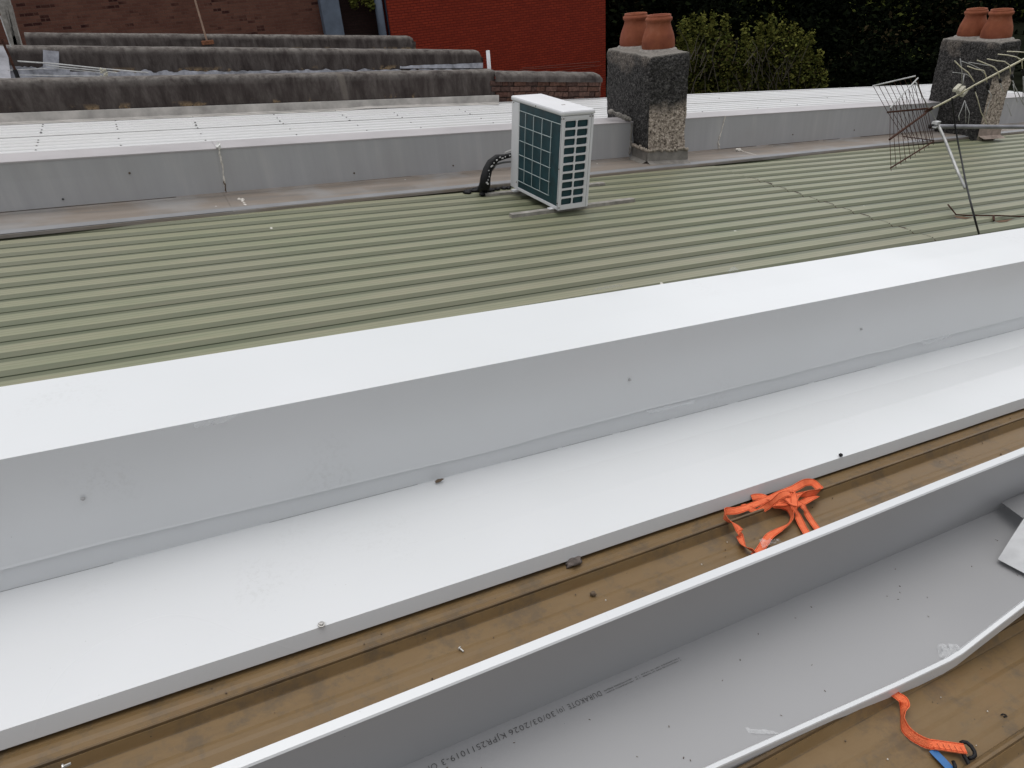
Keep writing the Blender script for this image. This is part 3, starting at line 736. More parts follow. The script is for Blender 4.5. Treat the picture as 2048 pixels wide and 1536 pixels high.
# skirt of chimney 2
m=MB(); oo2=Vector((9.428,5.755,0)); rows=[]
for i in range(15):
    p=(oo2-da*.02-db*.01).lerp(oo2+da*.39-db*.01,i/14); base=ORG.z-math.sin(SL)*(p.x/math.cos(SL))+.03
    rows.append([Vector((p.x,p.y,base+.15)),Vector((p.x,p.y-.006,base+.03)),Vector((p.x,p.y-.09,base))])
m.grid(rows); m.build('base_flashing',simple('pinkish_mortar',(.26,.21,.18),.9,0,.3,15,.5),c2)
# ================================================================== AIR CONDITIONER
def rodr(a):
    a=Vector(a); return Matrix.Rotation(a.length,3,a.normalized())
D0=P(2.705,4.5,.05); RM=rodr((.035,.085,.033)); AX,AY,AZ=RM@Vector((1,0,0)),RM@Vector((0,1,0)),RM@Vector((0,0,1))
aw,ad,ah=.735,.265,.696
def A3(x,y,z): return D0+AX*x+AY*y+AZ*z
ac=thing('air_conditioner',D0,'white outdoor air conditioner unit with dark teal grille on the green roof','air conditioner')
def abox(x0,y0,z0,x1,y1,z1,name,mat,bev=0,par=None):
    m=MB(); m.box(A3(x0,y0,z0),AX*(x1-x0),AY*(y1-y0),AZ*(z1-z0)); return m.build(name,mat,par or ac,bevel=bev)
abox(-.006,-.006,ah-.035,ad+.006,aw+.006,ah,'top_cover',M_['acwhite'],.012)
# casing: fan side posts
m=MB()
m.box(A3(0,.615,.0),AX*ad,AY*.12,AZ*(ah-.0355)); m.build('side_panel',M_['acwhite'],ac,bevel=.010)
m=MB(); m.box(A3(0,.0,0),AX*.012,AY*.022,AZ*(ah-.036)); m.box(A3(.0005,.022,0),AX*.0115,AY*.593,AZ*.024)
m.build('front_frame',M_['acwhite'],ac,bevel=.003)
m=MB(); m.box(A3(.012,.0155,.012),AX*(ad-.024),AY*.5995,AZ*(ah-.05)); m.build('coil',M_['teal'],ac)
abox(.006,.022,.024,.0115,.615,ah-.0362,'grille_panel',M_['teal'])
m=MB(); yl=[.505,.385,.262,.135]; fr=[.084,.258,.427,.596,.758,.916]; zz=[(ah-.036)-(ah-.062)*f for f in fr]
for i,zv in enumerate(zz):
    y1=.022 if i==0 else .135
    m.tube([A3(.001,.615,zv),A3(-.003,.60,zv),A3(-.003,y1+.01,zv),A3(.002,y1-.002,zv)],.0028,6)
for y in yl: m.tube([A3(.002,y,zz[0]+.001),A3(-.0055,y,zz[0]-.01),A3(-.0055,y,zz[-1]+.01),A3(.002,y,zz[-1]-(.001))],.0026,6)
m.build('wire_guard',M_['wire'],ac,smooth=True)
# louvred end: plate with two columns of ten rounded openings
m=MB(); x0,x1=.020,.222; zt_,zb_=ah-.060,.030; ch_=(zt_-zb_)/10
def cell(xa,xb,za,zb2,hx0,hx1,hz0,hz1,r,y=-.0005):
    inner=[];outer=[];n=4
    for (cx,cz,sx,sz,a0) in ((hx1-r,hz1-r,xb,zb2,0),(hx0+r,hz1-r,xa,zb2,90),(hx0+r,hz0+r,xa,za,180),(hx1-r,hz0+r,xb,za,270)):
        for k in range(n+1):
            q=R_(a0+90*k/n); inner.append((cx+r*math.cos(q),cz+r*math.sin(q)))
            if k==0: outer.append((sx if a0 in(0,180) else cx+0*r, cz if a0 in (0,180) else sz) )
            elif k==n: outer.append((cx if a0 in (0,180) else sx, sz if a0 in (0,180) else cz))
            else: outer.append((sx,sz))
    N_=len(inner); f=[A3(p[0],y,p[1]) for p in outer]+[A3(p[0],y,p[1]) for p in inner]+[A3(p[0],y+.010,p[1]) for p in inner]
    fs=[]
    for k in range(N_):
        k2=(k+1)%N_; fs.append((k,k2,N_+k2,N_+k)); fs.append((N_+k,N_+k2,2*N_+k2,2*N_+k))
    m.add(f,fs)
xm=(x0+x1)/2
for i in range(10):
    za=zb_+i*ch_
    cell(x0,xm,za,za+ch_,x0+.004,xm-.005,za+.006,za+ch_-.007,.010); cell(xm,x1,za,za+ch_,xm+.005,x1-.004,za+.006,za+ch_-.007,.010)
m.build('louvred_panel',M_['acwhite'],ac)
m=MB(); 
m.box(A3(.0,-.001,0),AX*x0,AY*.016,AZ*(ah-.036)); m.box(A3(x1,-.001,0),AX*.020,AY*.016,AZ*(ah-.036)); m.box(A3(x0,-.001,zt_),AX*(x1-x0),AY*.016,AZ*(ah-.036-zt_)); m.box(A3(x0,-.001,0),AX*(x1-x0),AY*.016,AZ*zb_)
m.box(A3(x1+.023,-.001,0),AX*(ad-x1-.023),AY*.03,AZ*(ah-.036)); m.build('end_frame',M_['acwhite'],ac,bevel=.002)
m=MB()
for (x,y,zv,ax) in ((.008,-.001,ah-.05,-AY),(.228,-.001,ah-.046,-AY),(.25,-.001,ah-.046,-AY),(.008,-.001,.02,-AY),(0,.008,ah-.052,-AX),(0,.012,.30,-AX),(0,.70,ah-.045,-AX),(0,.63,.06,-AX),(0,.012,.05,-AX),(-.006,.36,ah-.02,-AX)):
    m=MB(); m.lathe(A3(x,y,zv),[(0,.003),(.0045,.003),(.0045,-.001)],8,ax); m.build('screw',M_['mud'],ac)
pass
m=MB(); m.box(A3(.13,.22,ah+.0005),AX*.03,AY*.01,AZ*.001); m.build('smear',M_['mud'],ac)
m=MB(); m.box(A3(.10,.22,-.003),AX*.02,AY*.5,AZ*.003)
# feet and hardwood bearers
m=MB()
for y in (.06,.62):
    m=MB(); m.box(A3(-.03,y,-.018),AX*(ad+.06),AY*.045,AZ*.017); m.build('mounting_foot',M_['acwhite'],ac,bevel=.003)
ra=on(1022,431,.035); rb_=on(1267,399,.035)
m=MB(); a=P(ra.x,ra.y-.02,.016); b=P(rb_.x,rb_.y-.02,.016); d=(b-a); m.box(a,d,Rv*.050,Rw*.030); m.build('bearer',M_['timber'],ac,bevel=.002)
ra=on(970,389,.03); a=P(ra.x,ra.y-.03,.018); m=MB(); m.box(a,Ru*1.15+Rv*.02,Rv*.05,Rw*.022); m.build('bearer',M_['timber'],ac,bevel=.002)
# pipe bundle
bY=A3(.02,aw,.26)
def apx(px,py,Y): return atY(px,py,Y)
yb=bY.y
pts=[A3(.05,aw-.01,.255),apx(1010,313,yb+.02),apx(994,316,yb+.03),apx(982,326,yb+.03),apx(975,340,yb+.02),apx(971,355,yb+.0),apx(970,368,yb-.02),PP(on(966,381,.02))]
m=MB(); m.tube(pts,[.016,.020,.030,.035,.038,.041,.044,.05],12); 
m.build('pipe_bundle',M_['black'],ac,smooth=True)
m=MB(); m.tube([A3(.05,aw-.01,.20),apx(1006,325,yb+.02),apx(992,329,yb+.03),apx(984,340,yb+.02)],.008,8); m.build('drain_hose',simple('grey_hose',(.12,.12,.12),.5),ac,smooth=True)
m=MB(); m.tube([A3(.04,aw-.01,.30),apx(1012,304,yb+.02),apx(1008,311,yb+.03)],.004,6); m.build('cable',simple('white_cable',(.5,.5,.48),.5),ac,smooth=True)
TWM=simple('pale_torn_wrap',(.55,.54,.53),.5)
for i in range(16):
    t=i/15*(len(pts)-2)+.4; k=int(t); p=pts[k].lerp(pts[min(k+1,len(pts)-1)],t-k)
    m=MB(); m.box(p+Vector((rnd.uniform(-.012,.006),-.040,rnd.uniform(-.008,.008))),Vector((rnd.uniform(.006,.016),0,rnd.uniform(-.004,.004))),Vector((0,.006,0)),Vector((0,0,rnd.uniform(.006,.012)))); m.build('torn_wrap',TWM,ac)
m=MB(); f0=PP(on(962,380,.02))
for k,(px,py,r) in enumerate(((935,384,.03),(944,381,.026),(952,381,.03),(960,379,.045),(968,378,.05),(976,381,.035),(966,388,.03),(985,380,.02),(995,378,.02),(1008,376,.022),(1018,376,.018))):
    m.blob(PP(on(px,py,.03)),r,seed=k+11,n=7,sc=(1.2,1,.6),amp=.6)
m.build('bitumen_dektite',M_['black'],ac,smooth=True)
# ================================================================== LOOSE FLASHING (upside down)
lf=thing('loose_flashing',P(1,.8,.03),'long loose length of folded flashing lying grey side up beside the orange strap','metal flashing')
CV=.880; tv=.850; TW=lambda u: 1.39-(1.39-tk(.287,.283,2.12,.303,u))*tv/.852
uA,uB=-1.6,3.4
def back_off(u):   # dent of the back wall near the folded end
    return .020*math.exp(-((u-2.33)/.10)**2)
rows=[];rb2=[];N=120
for i in range(N+1):
    u=uA+(uB-uA)*i/N; tw=TW(u)+.002*noise.noise(Vector((u*2,1,1)))
    bo=back_off(u)
    rows.append([P(u,tv+.001,tw-.008),P(u,tv,tw),P(u,tv-.016,tw-.004),P(u,tv-.018,tw-.008),P(u,tv-.008-bo*.4,tw*.66+.01),P(u,CV-.018-bo,tw*.33+.02),P(u,CV,.032)])
m=MB(); m.grid([r[:4] for r in rows]); m.build('hem',M_['white'],lf,solid=-.001)
m=MB(); m.grid([r[3:] for r in rows]); m.build('upstand',M_['under'],lf,smooth=True)
# bottom with lifted front edge at the right
fe=[(-1.6,.610),(.80,.594),(1.09,.575),(1.49,.561),(1.60,.562),(1.83,.60),(2.2,.66),(3.4,.84)]
fh=[(-1.6,.050),(1.3,.050),(1.49,.060),(1.60,.070),(1.83,.10),(2.2,.15),(3.4,.2)]
def itp(tb,u):
    for (a,b),(c,d) in zip(tb,tb[1:]):
        if u<=c: return b+(d-b)*(u-a)/(c-a)
    return tb[-1][1]
# use measured pixels for the front lip
lip_px=[(1430,1536,.048),(1650,1437,.050),(1795,1372,.050),(1898,1323,.055),(1925,1307,.062),(1975,1268,.085),(2048,1212,.12),(2130,1150,.14)]
lipP=[on(x,y,w_) for x,y,w_ in lip_px]
def lip(u):
    if u<=lipP[0].x: return Vector((u,lipP[0].y+(lipP[0].x-u)*.03,.048))
    for a,b in zip(lipP,lipP[1:]):
        if u<=b.x: return a.lerp(b,(u-a.x)/(b.x-a.x))
    a,b=lipP[-2],lipP[-1]; return a.lerp(b,(u-a.x)/(b.x-a.x))
fr_rows=[];lp=[]
for i in range(N+1):
    u=uA+(uB-uA)*i/N; q=lip(u)
    r=[P(u,CV,.032)]
    for k in range(1,9):
        t=k/8; r.append(P(u,CV+(q.y+.016-CV)*t,.032+(q.z-.012-.032)*t**2.2+.0012*noise.noise(Vector((u*2.5,t*3,3)))*math.sin(t*math.pi)))
    fr_rows.append(r)
    lp.append([P(u,q.y+.016,q.z-.012),P(u,q.y+.009,q.z),P(u,q.y,q.z),P(u,q.y-.001,q.z-.004)])
m=MB(); m.grid(fr_rows); m.build('web',M_['under'],lf,smooth=True)
m=MB(); m.grid(lp); m.build('hem',M_['white'],lf)
m=MB(); m.grid([[P(uA+(uB-uA)*i/N,lip(uA+(uB-uA)*i/N).y-.001,lip(uA+(uB-uA)*i/N).z-.004),P(uA+(uB-uA)*i/N,lip(uA+(uB-uA)*i/N).y+.002,max(.004,lip(uA+(uB-uA)*i/N).z-.047))] for i in range(N+1)]); m.build('lip',M_['white'],lf)
# folded-back end tab
def TT(px,py,w_): return PP(on(px,py,w_))
m=MB(); t1,t2,t3,t4=TT(1996,1119,.072),TT(2049,1036,.115),TT(2130,955,.16),TT(2130,1190,.15)
nn=10; rows=[[t1.lerp(t4,k/nn).lerp(t2.lerp(t3,k/nn),j/nn)+Rw*(.006*math.sin(j/nn*3.1)) for j in range(nn+1)] for k in range(nn+1)]
m.grid(rows); m.build('folded_tab',simple('bare_zincalume',(.62,.63,.64),.38,.1,.12,14,.3,30),lf,solid=.0012)
m=MB(); s1,s2,s3=TT(1973,984,.050),TT(2046,1036,.100),TT(2130,955,.13); m.add([s1,s2,s3,TT(2130,890,.06)],[(0,1,2,3)]); m.build('folded_tab',M_['under'],lf,solid=.001)
# printing
def text_mesh(body,p0,p1,hgt,par,mat):
    cu=bpy.data.curves.new('t','FONT'); cu.body=body; cu.size=1; cu.align_x='LEFT'; cu.resolution_u=3; cu.offset=-.012; cu.space_character=1.12
    to=bpy.data.objects.new('t',cu); COL.objects.link(to); bpy.context.view_layer.update()
    me=bpy.data.meshes.new_from_object(to.evaluated_get(bpy.context.evaluated_depsgraph_get()))
    bpy.data.objects.remove(to)
    xs=[v.co.x for v in me.vertices]; x0,x1=min(xs),max(xs)
    d=(p1-p0); L=d.length; ex=d.normalized(); ey=Rw.cross(ex).normalized()
    s=L/(x1-x0)
    for v in me.vertices:
        c=v.co.copy(); q=p0+ex*((c.x-x0)*s)+ey*((c.y-.35)*hgt/.7)+Rw*.0006; v.co=q
    me.materials.clear(); me.materials.append(mat); o=bpy.data.objects.new('printed_text',me); COL.objects.link(o); o.parent=par; o.matrix_parent_inverse=Matrix.Translation(-par.location)
    return o
TZ=.0335
def webz(px,py):
    q=on(px,py,.033)
    for _ in range(4):
        l=lip(q.x); t=(q.y-CV)/(l.y+.016-CV); t=max(0,min(1,t)); z_=.032+(l.z-.012-.032)*t**2.2; q=on(px,py,z_+.0015)
    return PP(q)
for body,a,b in (('DURAKOTE',(1202,1386.5),(1136.5,1414.5)),('|0|',(1128,1418.5),(1115.4,1424)),('30/03/2026',(1109.5,1427),(1018.7,1466.5)),('KJPR2511019-3',(1011,1470.5),(884,1526)),('OP',(874,1531),(853,1540))):
    text_mesh(body,webz(*a),webz(*b),.0135 if body!='|0|' else .010,lf,M_['ink'])
m=MB(); a=webz(1210,1384); b=webz(1362,1317); n=(b-a); ex=n.normalized(); ey=Rw.cross(ex)
k=0
while k<n.length-.003:
    if rnd.random()<.88:
        for r_ in (-.0045,.0018):
            hh=rnd.uniform(.0018,.0034); m.add([a+ex*k+ey*r_+Rw*.0004,a+ex*(k+.0011)+ey*r_+Rw*.0004,a+ex*(k+.0011)+ey*(r_+hh)+Rw*.0004,a+ex*k+ey*(r_+hh)+Rw*.0004],[(0,1,2,3)])
            if rnd.random()<.6: m.add([a+ex*k+ey*r_+Rw*.0004,a+ex*(k+.0026)+ey*r_+Rw*.0004,a+ex*(k+.0026)+ey*(r_+.0009)+Rw*.0004,a+ex*k+ey*(r_+.0009)+Rw*.0004],[(0,1,2,3)])
    k+=.0030
m.build('fine_print',simple('faded_fine_ink',(.10,.10,.10),.7),lf)
# ================================================================== ORANGE STRAPS
def ribbon(mb,pts,wd,n_sub=8,thick=.0012,mi=0):
    """pts: (point3D, tilt degrees: 0 flat on the roof, 90 on edge)"""
    P3=[p for p,_ in pts]; T=[t for _,t in pts]
    def cr(i,t):
        g=lambda k:P3[max(0,min(len(P3)-1,k))]
        p0,p1,p2,p3=g(i-1),g(i),g(i+1),g(i+2)
        return .5*((2*p1)+(p2-p0)*t+(2*p0-5*p1+4*p2-p3)*t*t+(3*p1-p0-3*p2+p3)*t**3)
    L=[];TT_=[]
    for i in range(len(P3)-1):
        for k in range(n_sub): L.append(cr(i,k/n_sub)); TT_.append(T[i]+(T[i+1]-T[i])*k/n_sub)
    L.append(P3[-1]); TT_.append(T[-1])
    top=[];bot=[];sel=[]
    for i,p in enumerate(L):
        t=(L[min(i+1,len(L)-1)]-L[max(i-1,0)]).normalized(); s=Rw.cross(t).normalized(); nr=t.cross(s).normalized()
        q=R_(TT_[i]); wv=s*math.cos(q)+nr*math.sin(q); n2=t.cross(wv).normalized()
        lift=Rw*(abs(math.sin(q))*wd*.5)
        a=p+lift-wv*wd/2; b=p+lift+wv*wd/2
        top.append([a+n2*thick/2,b+n2*thick/2]); bot.append([b-n2*thick/2,a-n2*thick/2]); sel.append((a,b,wv,n2))
    rows=[x+y+[x[0]] for x,y in zip(top,bot)]
    mb.grid(rows,mi)
    if wd>.0195:
        e=thick/2+.0003
        for sg in (1,-1):
            mb.grid([[a+wv*.0016+n2*e*sg,a+wv*.0034+n2*e*sg] for a,b,wv,n2 in sel],mi+1); mb.grid([[b-wv*.0034+n2*e*sg,b-wv*.0016+n2*e*sg] for a,b,wv,n2 in sel],mi+1)
def zs(x,y,w_,t): return (PP(on(1350+x/5.12,900+y/5.12,w_)),t)
st=thing('ratchet_strap',PP(on(1570,1010,.01)),'tangled orange webbing strap lying between the white apron and the loose flashing','strap')
m=MB()
main=[(830,1075,.006,15),(790,1055,.008,60),(700,1000,.008,35),(665,900,.01,10),(660,830,.03,-10),(610,775,.035,25),(540,745,.03,65),(498,700,.02,95),(520,655,.02,60),(620,635,.018,25),(740,590,.022,5),(860,540,.03,0),(980,490,.035,0),(1100,440,.04,5),(1220,400,.03,15),(1320,360,.02,55),(1400,352,.015,40),(1455,385,.015,20),(1478,430,.018,50),(1450,462,.02,88),(1350,480,.03,100),(1260,500,.035,60),(1180,540,.04,10),(1080,555,.04,5),(1010,572,.035,20),(1090,590,.03,60),(1160,630,.02,75),(1188,700,.012,80),(1165,770,.012,60),(1060,830,.012,20),(970,880,.012,0),(920,950,.012,0),(860,1040,.012,5),(810,1085,.012,10)]
ribbon(m,[zs(*q) for q in main],.024)
m.build('webbing',[M_['orange'],M_['orange2']],st)
m=MB(); ribbon(m,[zs(*q) for q in [(1440,480,.02,20),(1380,500,.03,5),(1300,540,.035,0),(1210,560,.045,10),(1150,480,.05,0),(1190,430,.052,-20),(1215,480,.05,-5),(1225,580,.045,0),(1260,680,.02,0),(1300,770,.012,0),(1345,850,.010,0),(1380,930,.008,0)]],.024)
m.build('webbing',[M_['orange'],M_['orange2']],st)
m=MB(); ribbon(m,[zs(*q) for q in [(1130,520,.035,0),(1240,535,.04,0),(1320,590,.035,5),(1350,650,.02,0),(1400,730,.010,0),(1450,800,.010,0),(1500,870,.008,0)]],.022); m.build('webbing',[M_['orange'],M_['orange2']],st)
m=MB(); ribbon(m,[zs(*q) for q in [(700,560,.02,-10),(770,610,.02,20),(840,640,.015,15),(900,620,.02,40),(980,570,.04,70),(1060,500,.05,50),(1140,455,.055,20),(1200,470,.05,0)]],.022); m.build('webbing',[M_['orange'],M_['orange2']],st)
m=MB(); ribbon(m,[zs(*q) for q in [(780,500,.02,30),(900,480,.025,10),(1000,520,.035,-15),(1100,530,.03,0),(1250,490,.02,30),(1400,470,.015,60)]],.022); m.build('webbing',[M_['orange'],M_['orange2']],st)
def z7(x,y,w_,t=0): return (PP(on(1750+x/6.87,1370+y/6.87,w_)),t)
s2_=thing('ratchet_strap',z7(900,800,.01)[0],'orange strap end with black hook and blue tag at the bottom right corner','strap')
m=MB(); ribbon(m,[z7(230,120,.012,20),z7(320,165,.022,10),z7(385,230,.02,20),z7(392,330,.008,45),z7(370,440,.006,78),z7(362,540,.006,85),z7(400,640,.006,65),z7(490,730,.006,60),z7(600,800,.006,62),z7(700,840,.01,60),z7(790,830,.014,15),z7(850,822,.015,0)],.022)
m.build('webbing',[M_['orange'],M_['orange2']],s2_)
m=MB(); ribbon(m,[z7(790,815,.016,0),z7(1000,845,.017,0),z7(1240,880,.018,0)],.0235,6,.0035); m.build('sewn_end',[M_['orange'],M_['orange2']],s2_)
m=MB(); 
for k in range(5):
    a=z7(850+k*80,800+k*12,.0205)[0]; b=z7(900+k*80,880+k*12,.0205)[0]; m.tube([a,b],.0005,4)
m.build('stitching',simple('dark_orange_thread',(.35,.05,.02),.7),s2_)
m=MB(); m.tube([z7(x,y,w_)[0] for x,y,w_ in ((1175,800,.016),(1210,782,.018),(1260,790,.02),(1320,840,.02),(1365,910,.018),(1375,965,.016),(1345,995,.014),(1290,1010,.013))],.0042,10); m.build('hook',M_['black'],s2_,smooth=True)
m=MB(); m.tube([z7(x,y,w_)[0] for x,y,w_ in ((1190,880,.012),(1225,975,.012),(1270,1050,.012),(1330,1180,.012))],.0042,10); m.build('hook',M_['black'],s2_,smooth=True)
m=MB(); m.tube([z7(x,y,w_)[0] for x,y,w_ in ((1075,1050,.012),(1095,1100,.012),(1110,1180,.012))],.004,8); m.build('hook',M_['black'],s2_,smooth=True)
m=MB(); ribbon(m,[z7(790,895,.010,0),z7(850,960,.010,0),z7(930,1040,.010,0),z7(1040,1160,.008,0)],.019); m.build('tag',M_['blue'],s2_)
# ================================================================== AERIAL
an=thing('tv_antenna',atY(1860,252,4.1),'old yagi television antenna with rusted corner reflector on a grey pipe arm at right','antenna')
YA=3.9
def ap(px,py,Y=YA): return atY(px,py,Y)
m=MB(); m.tube([ap(1861,253,3.9),ap(1900,253,3.87),ap(2048,254,3.75),ap(2400,258,3.5)],.0165,14); m.build('mast',M_['galv'],an,smooth=True)
m=MB(); m.tube([ap(1859.5,253,3.902),ap(1866,253,3.897)],.0175,14); m.build('pipe_end',M_['black'],an,smooth=True)
m=MB(); m.tube([ap(1863,218,3.86),ap(1900,199,3.72),ap(1950,170,3.55),ap(2048,118,3.3),ap(2200,40,3.0)],.0072,4); m.build('boom',M_['gold'],an)
m=MB(); m.tube([ap(1849,225,3.90),ap(1858,220,3.88),ap(1866,215,3.85)],.013,8); m.build('boom_clamp',M_['rust'],an)
m=MB(); m.tube([ap(1831,164,3.95),ap(1836,172,3.94),ap(1843,190,3.93),ap(1872,240,3.9)],.0045,8); m.build('stay',M_['alu'],an,smooth=True)
m=MB(); m.tube([ap(1876,250,3.86),ap(1882,262,3.82),ap(1890,280,3.74),ap(1900,305,3.62),ap(1914,340,3.47),ap(1930,376,3.30)],.0110,8); m.build('stay',M_['alu'],an,smooth=True)
m=MB(); m.box(ap(1873,250,3.85),Vector((.045,0,0)),Vector((0,.05,0)),Vector((.01,0,.022))); m.box(ap(1871,257,3.85),Vector((.035,0,.01)),Vector((0,.05,0)),Vector((.005,0,.010))); m.build('u_bolt_clamp',M_['alu'],an,bevel=.004)
def bar(a,b,r,name,mat): 
    m=MB(); m.tube([a,b],r,6); return m.build(name,M_[mat],an)
tA,tB=ap(1745,172,4.15),ap(1831,152,3.95); mA,mB=ap(1774,224.5,4.05),ap(1856,217,3.88); lA,lB=ap(1806,273,3.98),ap(1868,281,3.85)
bar(tA,tB,.0055,'reflector_bar','alu'); bar(mA,mB,.0075,'reflector_bar','rust'); bar(lA,lB,.004,'reflector_bar','rust')
for k in range(9):
    t=k/8*.97+.015; m=MB(); e=(lA.lerp(lB,t)-mA.lerp(mB,t)).normalized()*.03
    m.tube([tA.lerp(tB,t),mA.lerp(mB,t),lA.lerp(lB,t)+e],.0021,5); m.build('reflector_rod',M_['rust'],an)
ta,tb=ap(1780,216,3.75),ap(1836,156,3.82); ma,mb_=ap(1779,279,3.66),ap(1852,226,3.80); la,lb=ap(1781,336,3.55),ap(1867,283,3.74)
bar(ta,tb,.0055,'reflector_bar','alu'); bar(ma,mb_,.0085,'reflector_bar','rust'); bar(la,lb,.0055,'reflector_bar','rust')
for k in range(10):
    t=k/9*.97+.01; m=MB(); e=(la.lerp(lb,t)-ma.lerp(mb_,t)).normalized()*.025
    m.tube([ta.lerp(tb,t),ma.lerp(mb_,t),la.lerp(lb,t)+e],.0021,5); m.build('reflector_rod',M_['rust'],an)
# dipole box and dipole loop
m=MB(); c=ap(1921,186,3.66)
for (px,py,s) in ((1914,180,1),(1922,184,1.1),(1928,190,.9)):
    q=ap(px,py,3.65); m.box(q-Vector((.035*s,.02,.012)),Vector((.065*s,.01,.03)),Vector((0,.035,0)),Vector((0,0,.024)))
m.build('dipole_box',M_['fitting'],an,bevel=.006)
def rod(pts,r,name='director',mat='alu'):
    m=MB(); m.tube(pts,r,6); return m.build(name,M_[mat],an,smooth=True)
s4=lambda x,y,Y=3.6: atY(1850+x/6.98,60+y/6.98,Y)
rod([s4(490,400),s4(515,580),s4(518,780,3.62)],.0028,'dipole'); rod([s4(545,620,3.66),s4(530,760,3.64)],.0028,'dipole')
rod([s4(555,980,3.6),s4(520,1080),s4(470,1200),s4(480,1260)],.0036,'dipole'); rod([s4(560,1010,3.6),s4(620,1160),s4(605,1310)],.0026,'dipole'); rod([s4(565,1000,3.66),s4(570,1290,3.66)],.0022,'dipole')
# directors: each an upper curved arm (bright), a dark saddle on the boom and a lower arm
dirs=[([(415,432),(500,520),(600,590),(640,650),(690,730)],[(700,860),(740,980),(780,1140),(860,1305)],3.60),
 ([(595,505),(700,545),(820,565),(850,640),(870,760)],[(880,840),(930,920),(880,1060),(850,1190)],3.52),
 ([(730,422),(860,475),(960,515),(1020,580),(1045,690)],[(1050,740),(1090,860)],3.45),
 ([(870,405),(1010,430),(1110,440),(1180,490),(1200,640)],[(1220,700),(1250,780),(1310,900),(1380,1050)],3.37),
 ([(1020,338),(1150,350),(1270,375),(1350,420),(1360,540)],[(1370,640),(1375,800),(1365,980)],3.28),
 ([(1150,300),(1280,303),(1420,315),(1480,380),(1500,480)],[(1510,560),(1540,760)],3.2)]
for up_pts,lo_pts,Y in dirs:
    m=MB(); m.tube([s4(x,y,Y-.08*(1-i/4)) for i,(x,y) in enumerate(up_pts)],.0036,6)
    d=m.build('director',M_['gold'],an,smooth=True)
    a=s4(*up_pts[-1],Y); b=s4(*lo_pts[0],Y)
    m=MB(); m.tube([a,a.lerp(b,.5)+Vector((.004,0,0)),b],[.004,.012,.005],8); m.build('saddle',M_['black'],an)
    m=MB(); m.tube([s4(x,y,Y+.03) for x,y in lo_pts],.0030,6); m.build('director',M_['gold' if Y==3.60 else 'alu'],an,smooth=True)
for x,y,Y in ((685,800,3.60),(862,752,3.52),(1032,695,3.45),(1196,640,3.37),(1352,578,3.28),(1500,515,3.2)):
    Y=3.55-(1850+x/6.98-1950)*.00255; m=MB(); c0=s4(x,y+14,Y-.004); c1_=s4(x+34,y-1,Y-.016); m.tube([c0,c1_],.014,8); m.build('saddle',M_['black'],an)
for ptsx,Y in (([(385,592),(480,600),(580,620),(650,665)],3.7),([(510,435),(640,480),(760,540),(840,620)],3.65),([(610,450),(760,475),(900,500)],3.6),([(1230,760),(1250,880),(1290,1010)],3.45),([(1150,1020),(1180,1120),(1205,1200)],3.5)):
    rod([s4(x,y,Y) for x,y in ptsx],.0024)
# coax
m=MB(); e1=PP(on(1961,480,.02)); 
cpts=[ap(1904,197,3.70),ap(1906,215,3.75),ap(1910,250,3.85),ap(1917,290,3.75),ap(1924,325,3.5),ap(1931,362,3.2),ap(1940,400,2.9),ap(1949,435,2.6),e1+Vector((0,.0,.0))]
m.tube(cpts,.0062,8); m.build('coaxial_cable',M_['black'],an,smooth=True)
# rusty bar on the roof
rbr=thing('rusty_bar',PP(on(1980,430,.03)),'thin rusty bent steel bar lying on the green roof below the antenna','metal bar')
m=MB(); m.tube([PP(on(1896,409,.075)),PP(on(1904,419,.05)),PP(on(1912,429,.028)),PP(on(1935,431,.027)),PP(on(1990,431,.026)),PP(on(2048,433,.026)),PP(on(2200,437,.026))],.0055,8); m.build('bar',M_['rust'],rbr,smooth=True)
m=MB(); m.tube([PP(on(1987,432,.026)),PP(on(1988,441,.012))],.008,6); m.build('bracket',M_['rust'],rbr)
m=MB()
def stain(pts,w_=.0185):
    vs=[PP(on(x,y,w_)) for x,y in pts]; m.add(vs,[tuple(range(len(vs)))])
stain([(1906,431),(1925,433),(1945,435),(1932,438),(1914,436)]); stain([(1988,442),(2008,440),(2030,437),(2014,443),(1998,445)])
m.build('rust_stain',simple('faint_rust_stain',(.12,.075,.048),.9,0,.3,20),rbr)
# ================================================================== BUILDINGS BEHIND
bbk=thing('brick_building',(3,27,0),'brown brick building with scattered burnt bricks behind the parapets, upper left','building')
YB=27.
mbk=brickmat('mottled_brown_brick',((.125,.054,.040),(.165,.078,.056)),(.13,.078,.060),1.,.35,.95,(.030,.010,.010),.008)
xL=atY(-300,40,YB).x; xR=atY(655,0,YB).x
m=MB(); m.box((xL,YB,0),(xR-xL,0,0),(0,5,0),(0,0,8.5)); m.build('wall',mbk,bbk)
mbd=brickmat('dark_brick',((.024,.012,.011),(.034,.018,.016)),(.02,.014,.012),1.,.35)  # recess wall gets a much darker brick colour
xR2=atY(768,0,YB).x
m=MB(); m.box((xR+.003,YB+.35,0),(xR2+1.5-xR,0,0),(0,4,0),(0,0,8.5)); m.build('recessed_wall',mbd,bbk)
m=MB(); xa=atY(636,10,YB).x; xb=atY(674,10,YB).x; m.box((xa,YB-.35,0),(xb-xa,0,0),(0,.33,0),(0,0,8.3)); m.build('downpipe',M_['bluepipe'],bbk,bevel=.03)
m=MB(); xa=atY(748,10,YB).x; m.tube([(xa+.12,YB-.12,0),(xa+.12,YB-.12,8.3)],.14,12); m.build('downpipe',M_['bluepipe'],bbk,smooth=True)
m=MB(); m.tube([(xa+.42,YB-.1,0),(xa+.42,YB-.1,8.3)],.08,10); m.build('downpipe',simple('dark_blue_pipe',(.02,.03,.05),.5),bbk,smooth=True)
rb3=thing('brick_building',(12,24,0),'dark red painted brick building behind the parapets, centre top','building')
YR=26.75
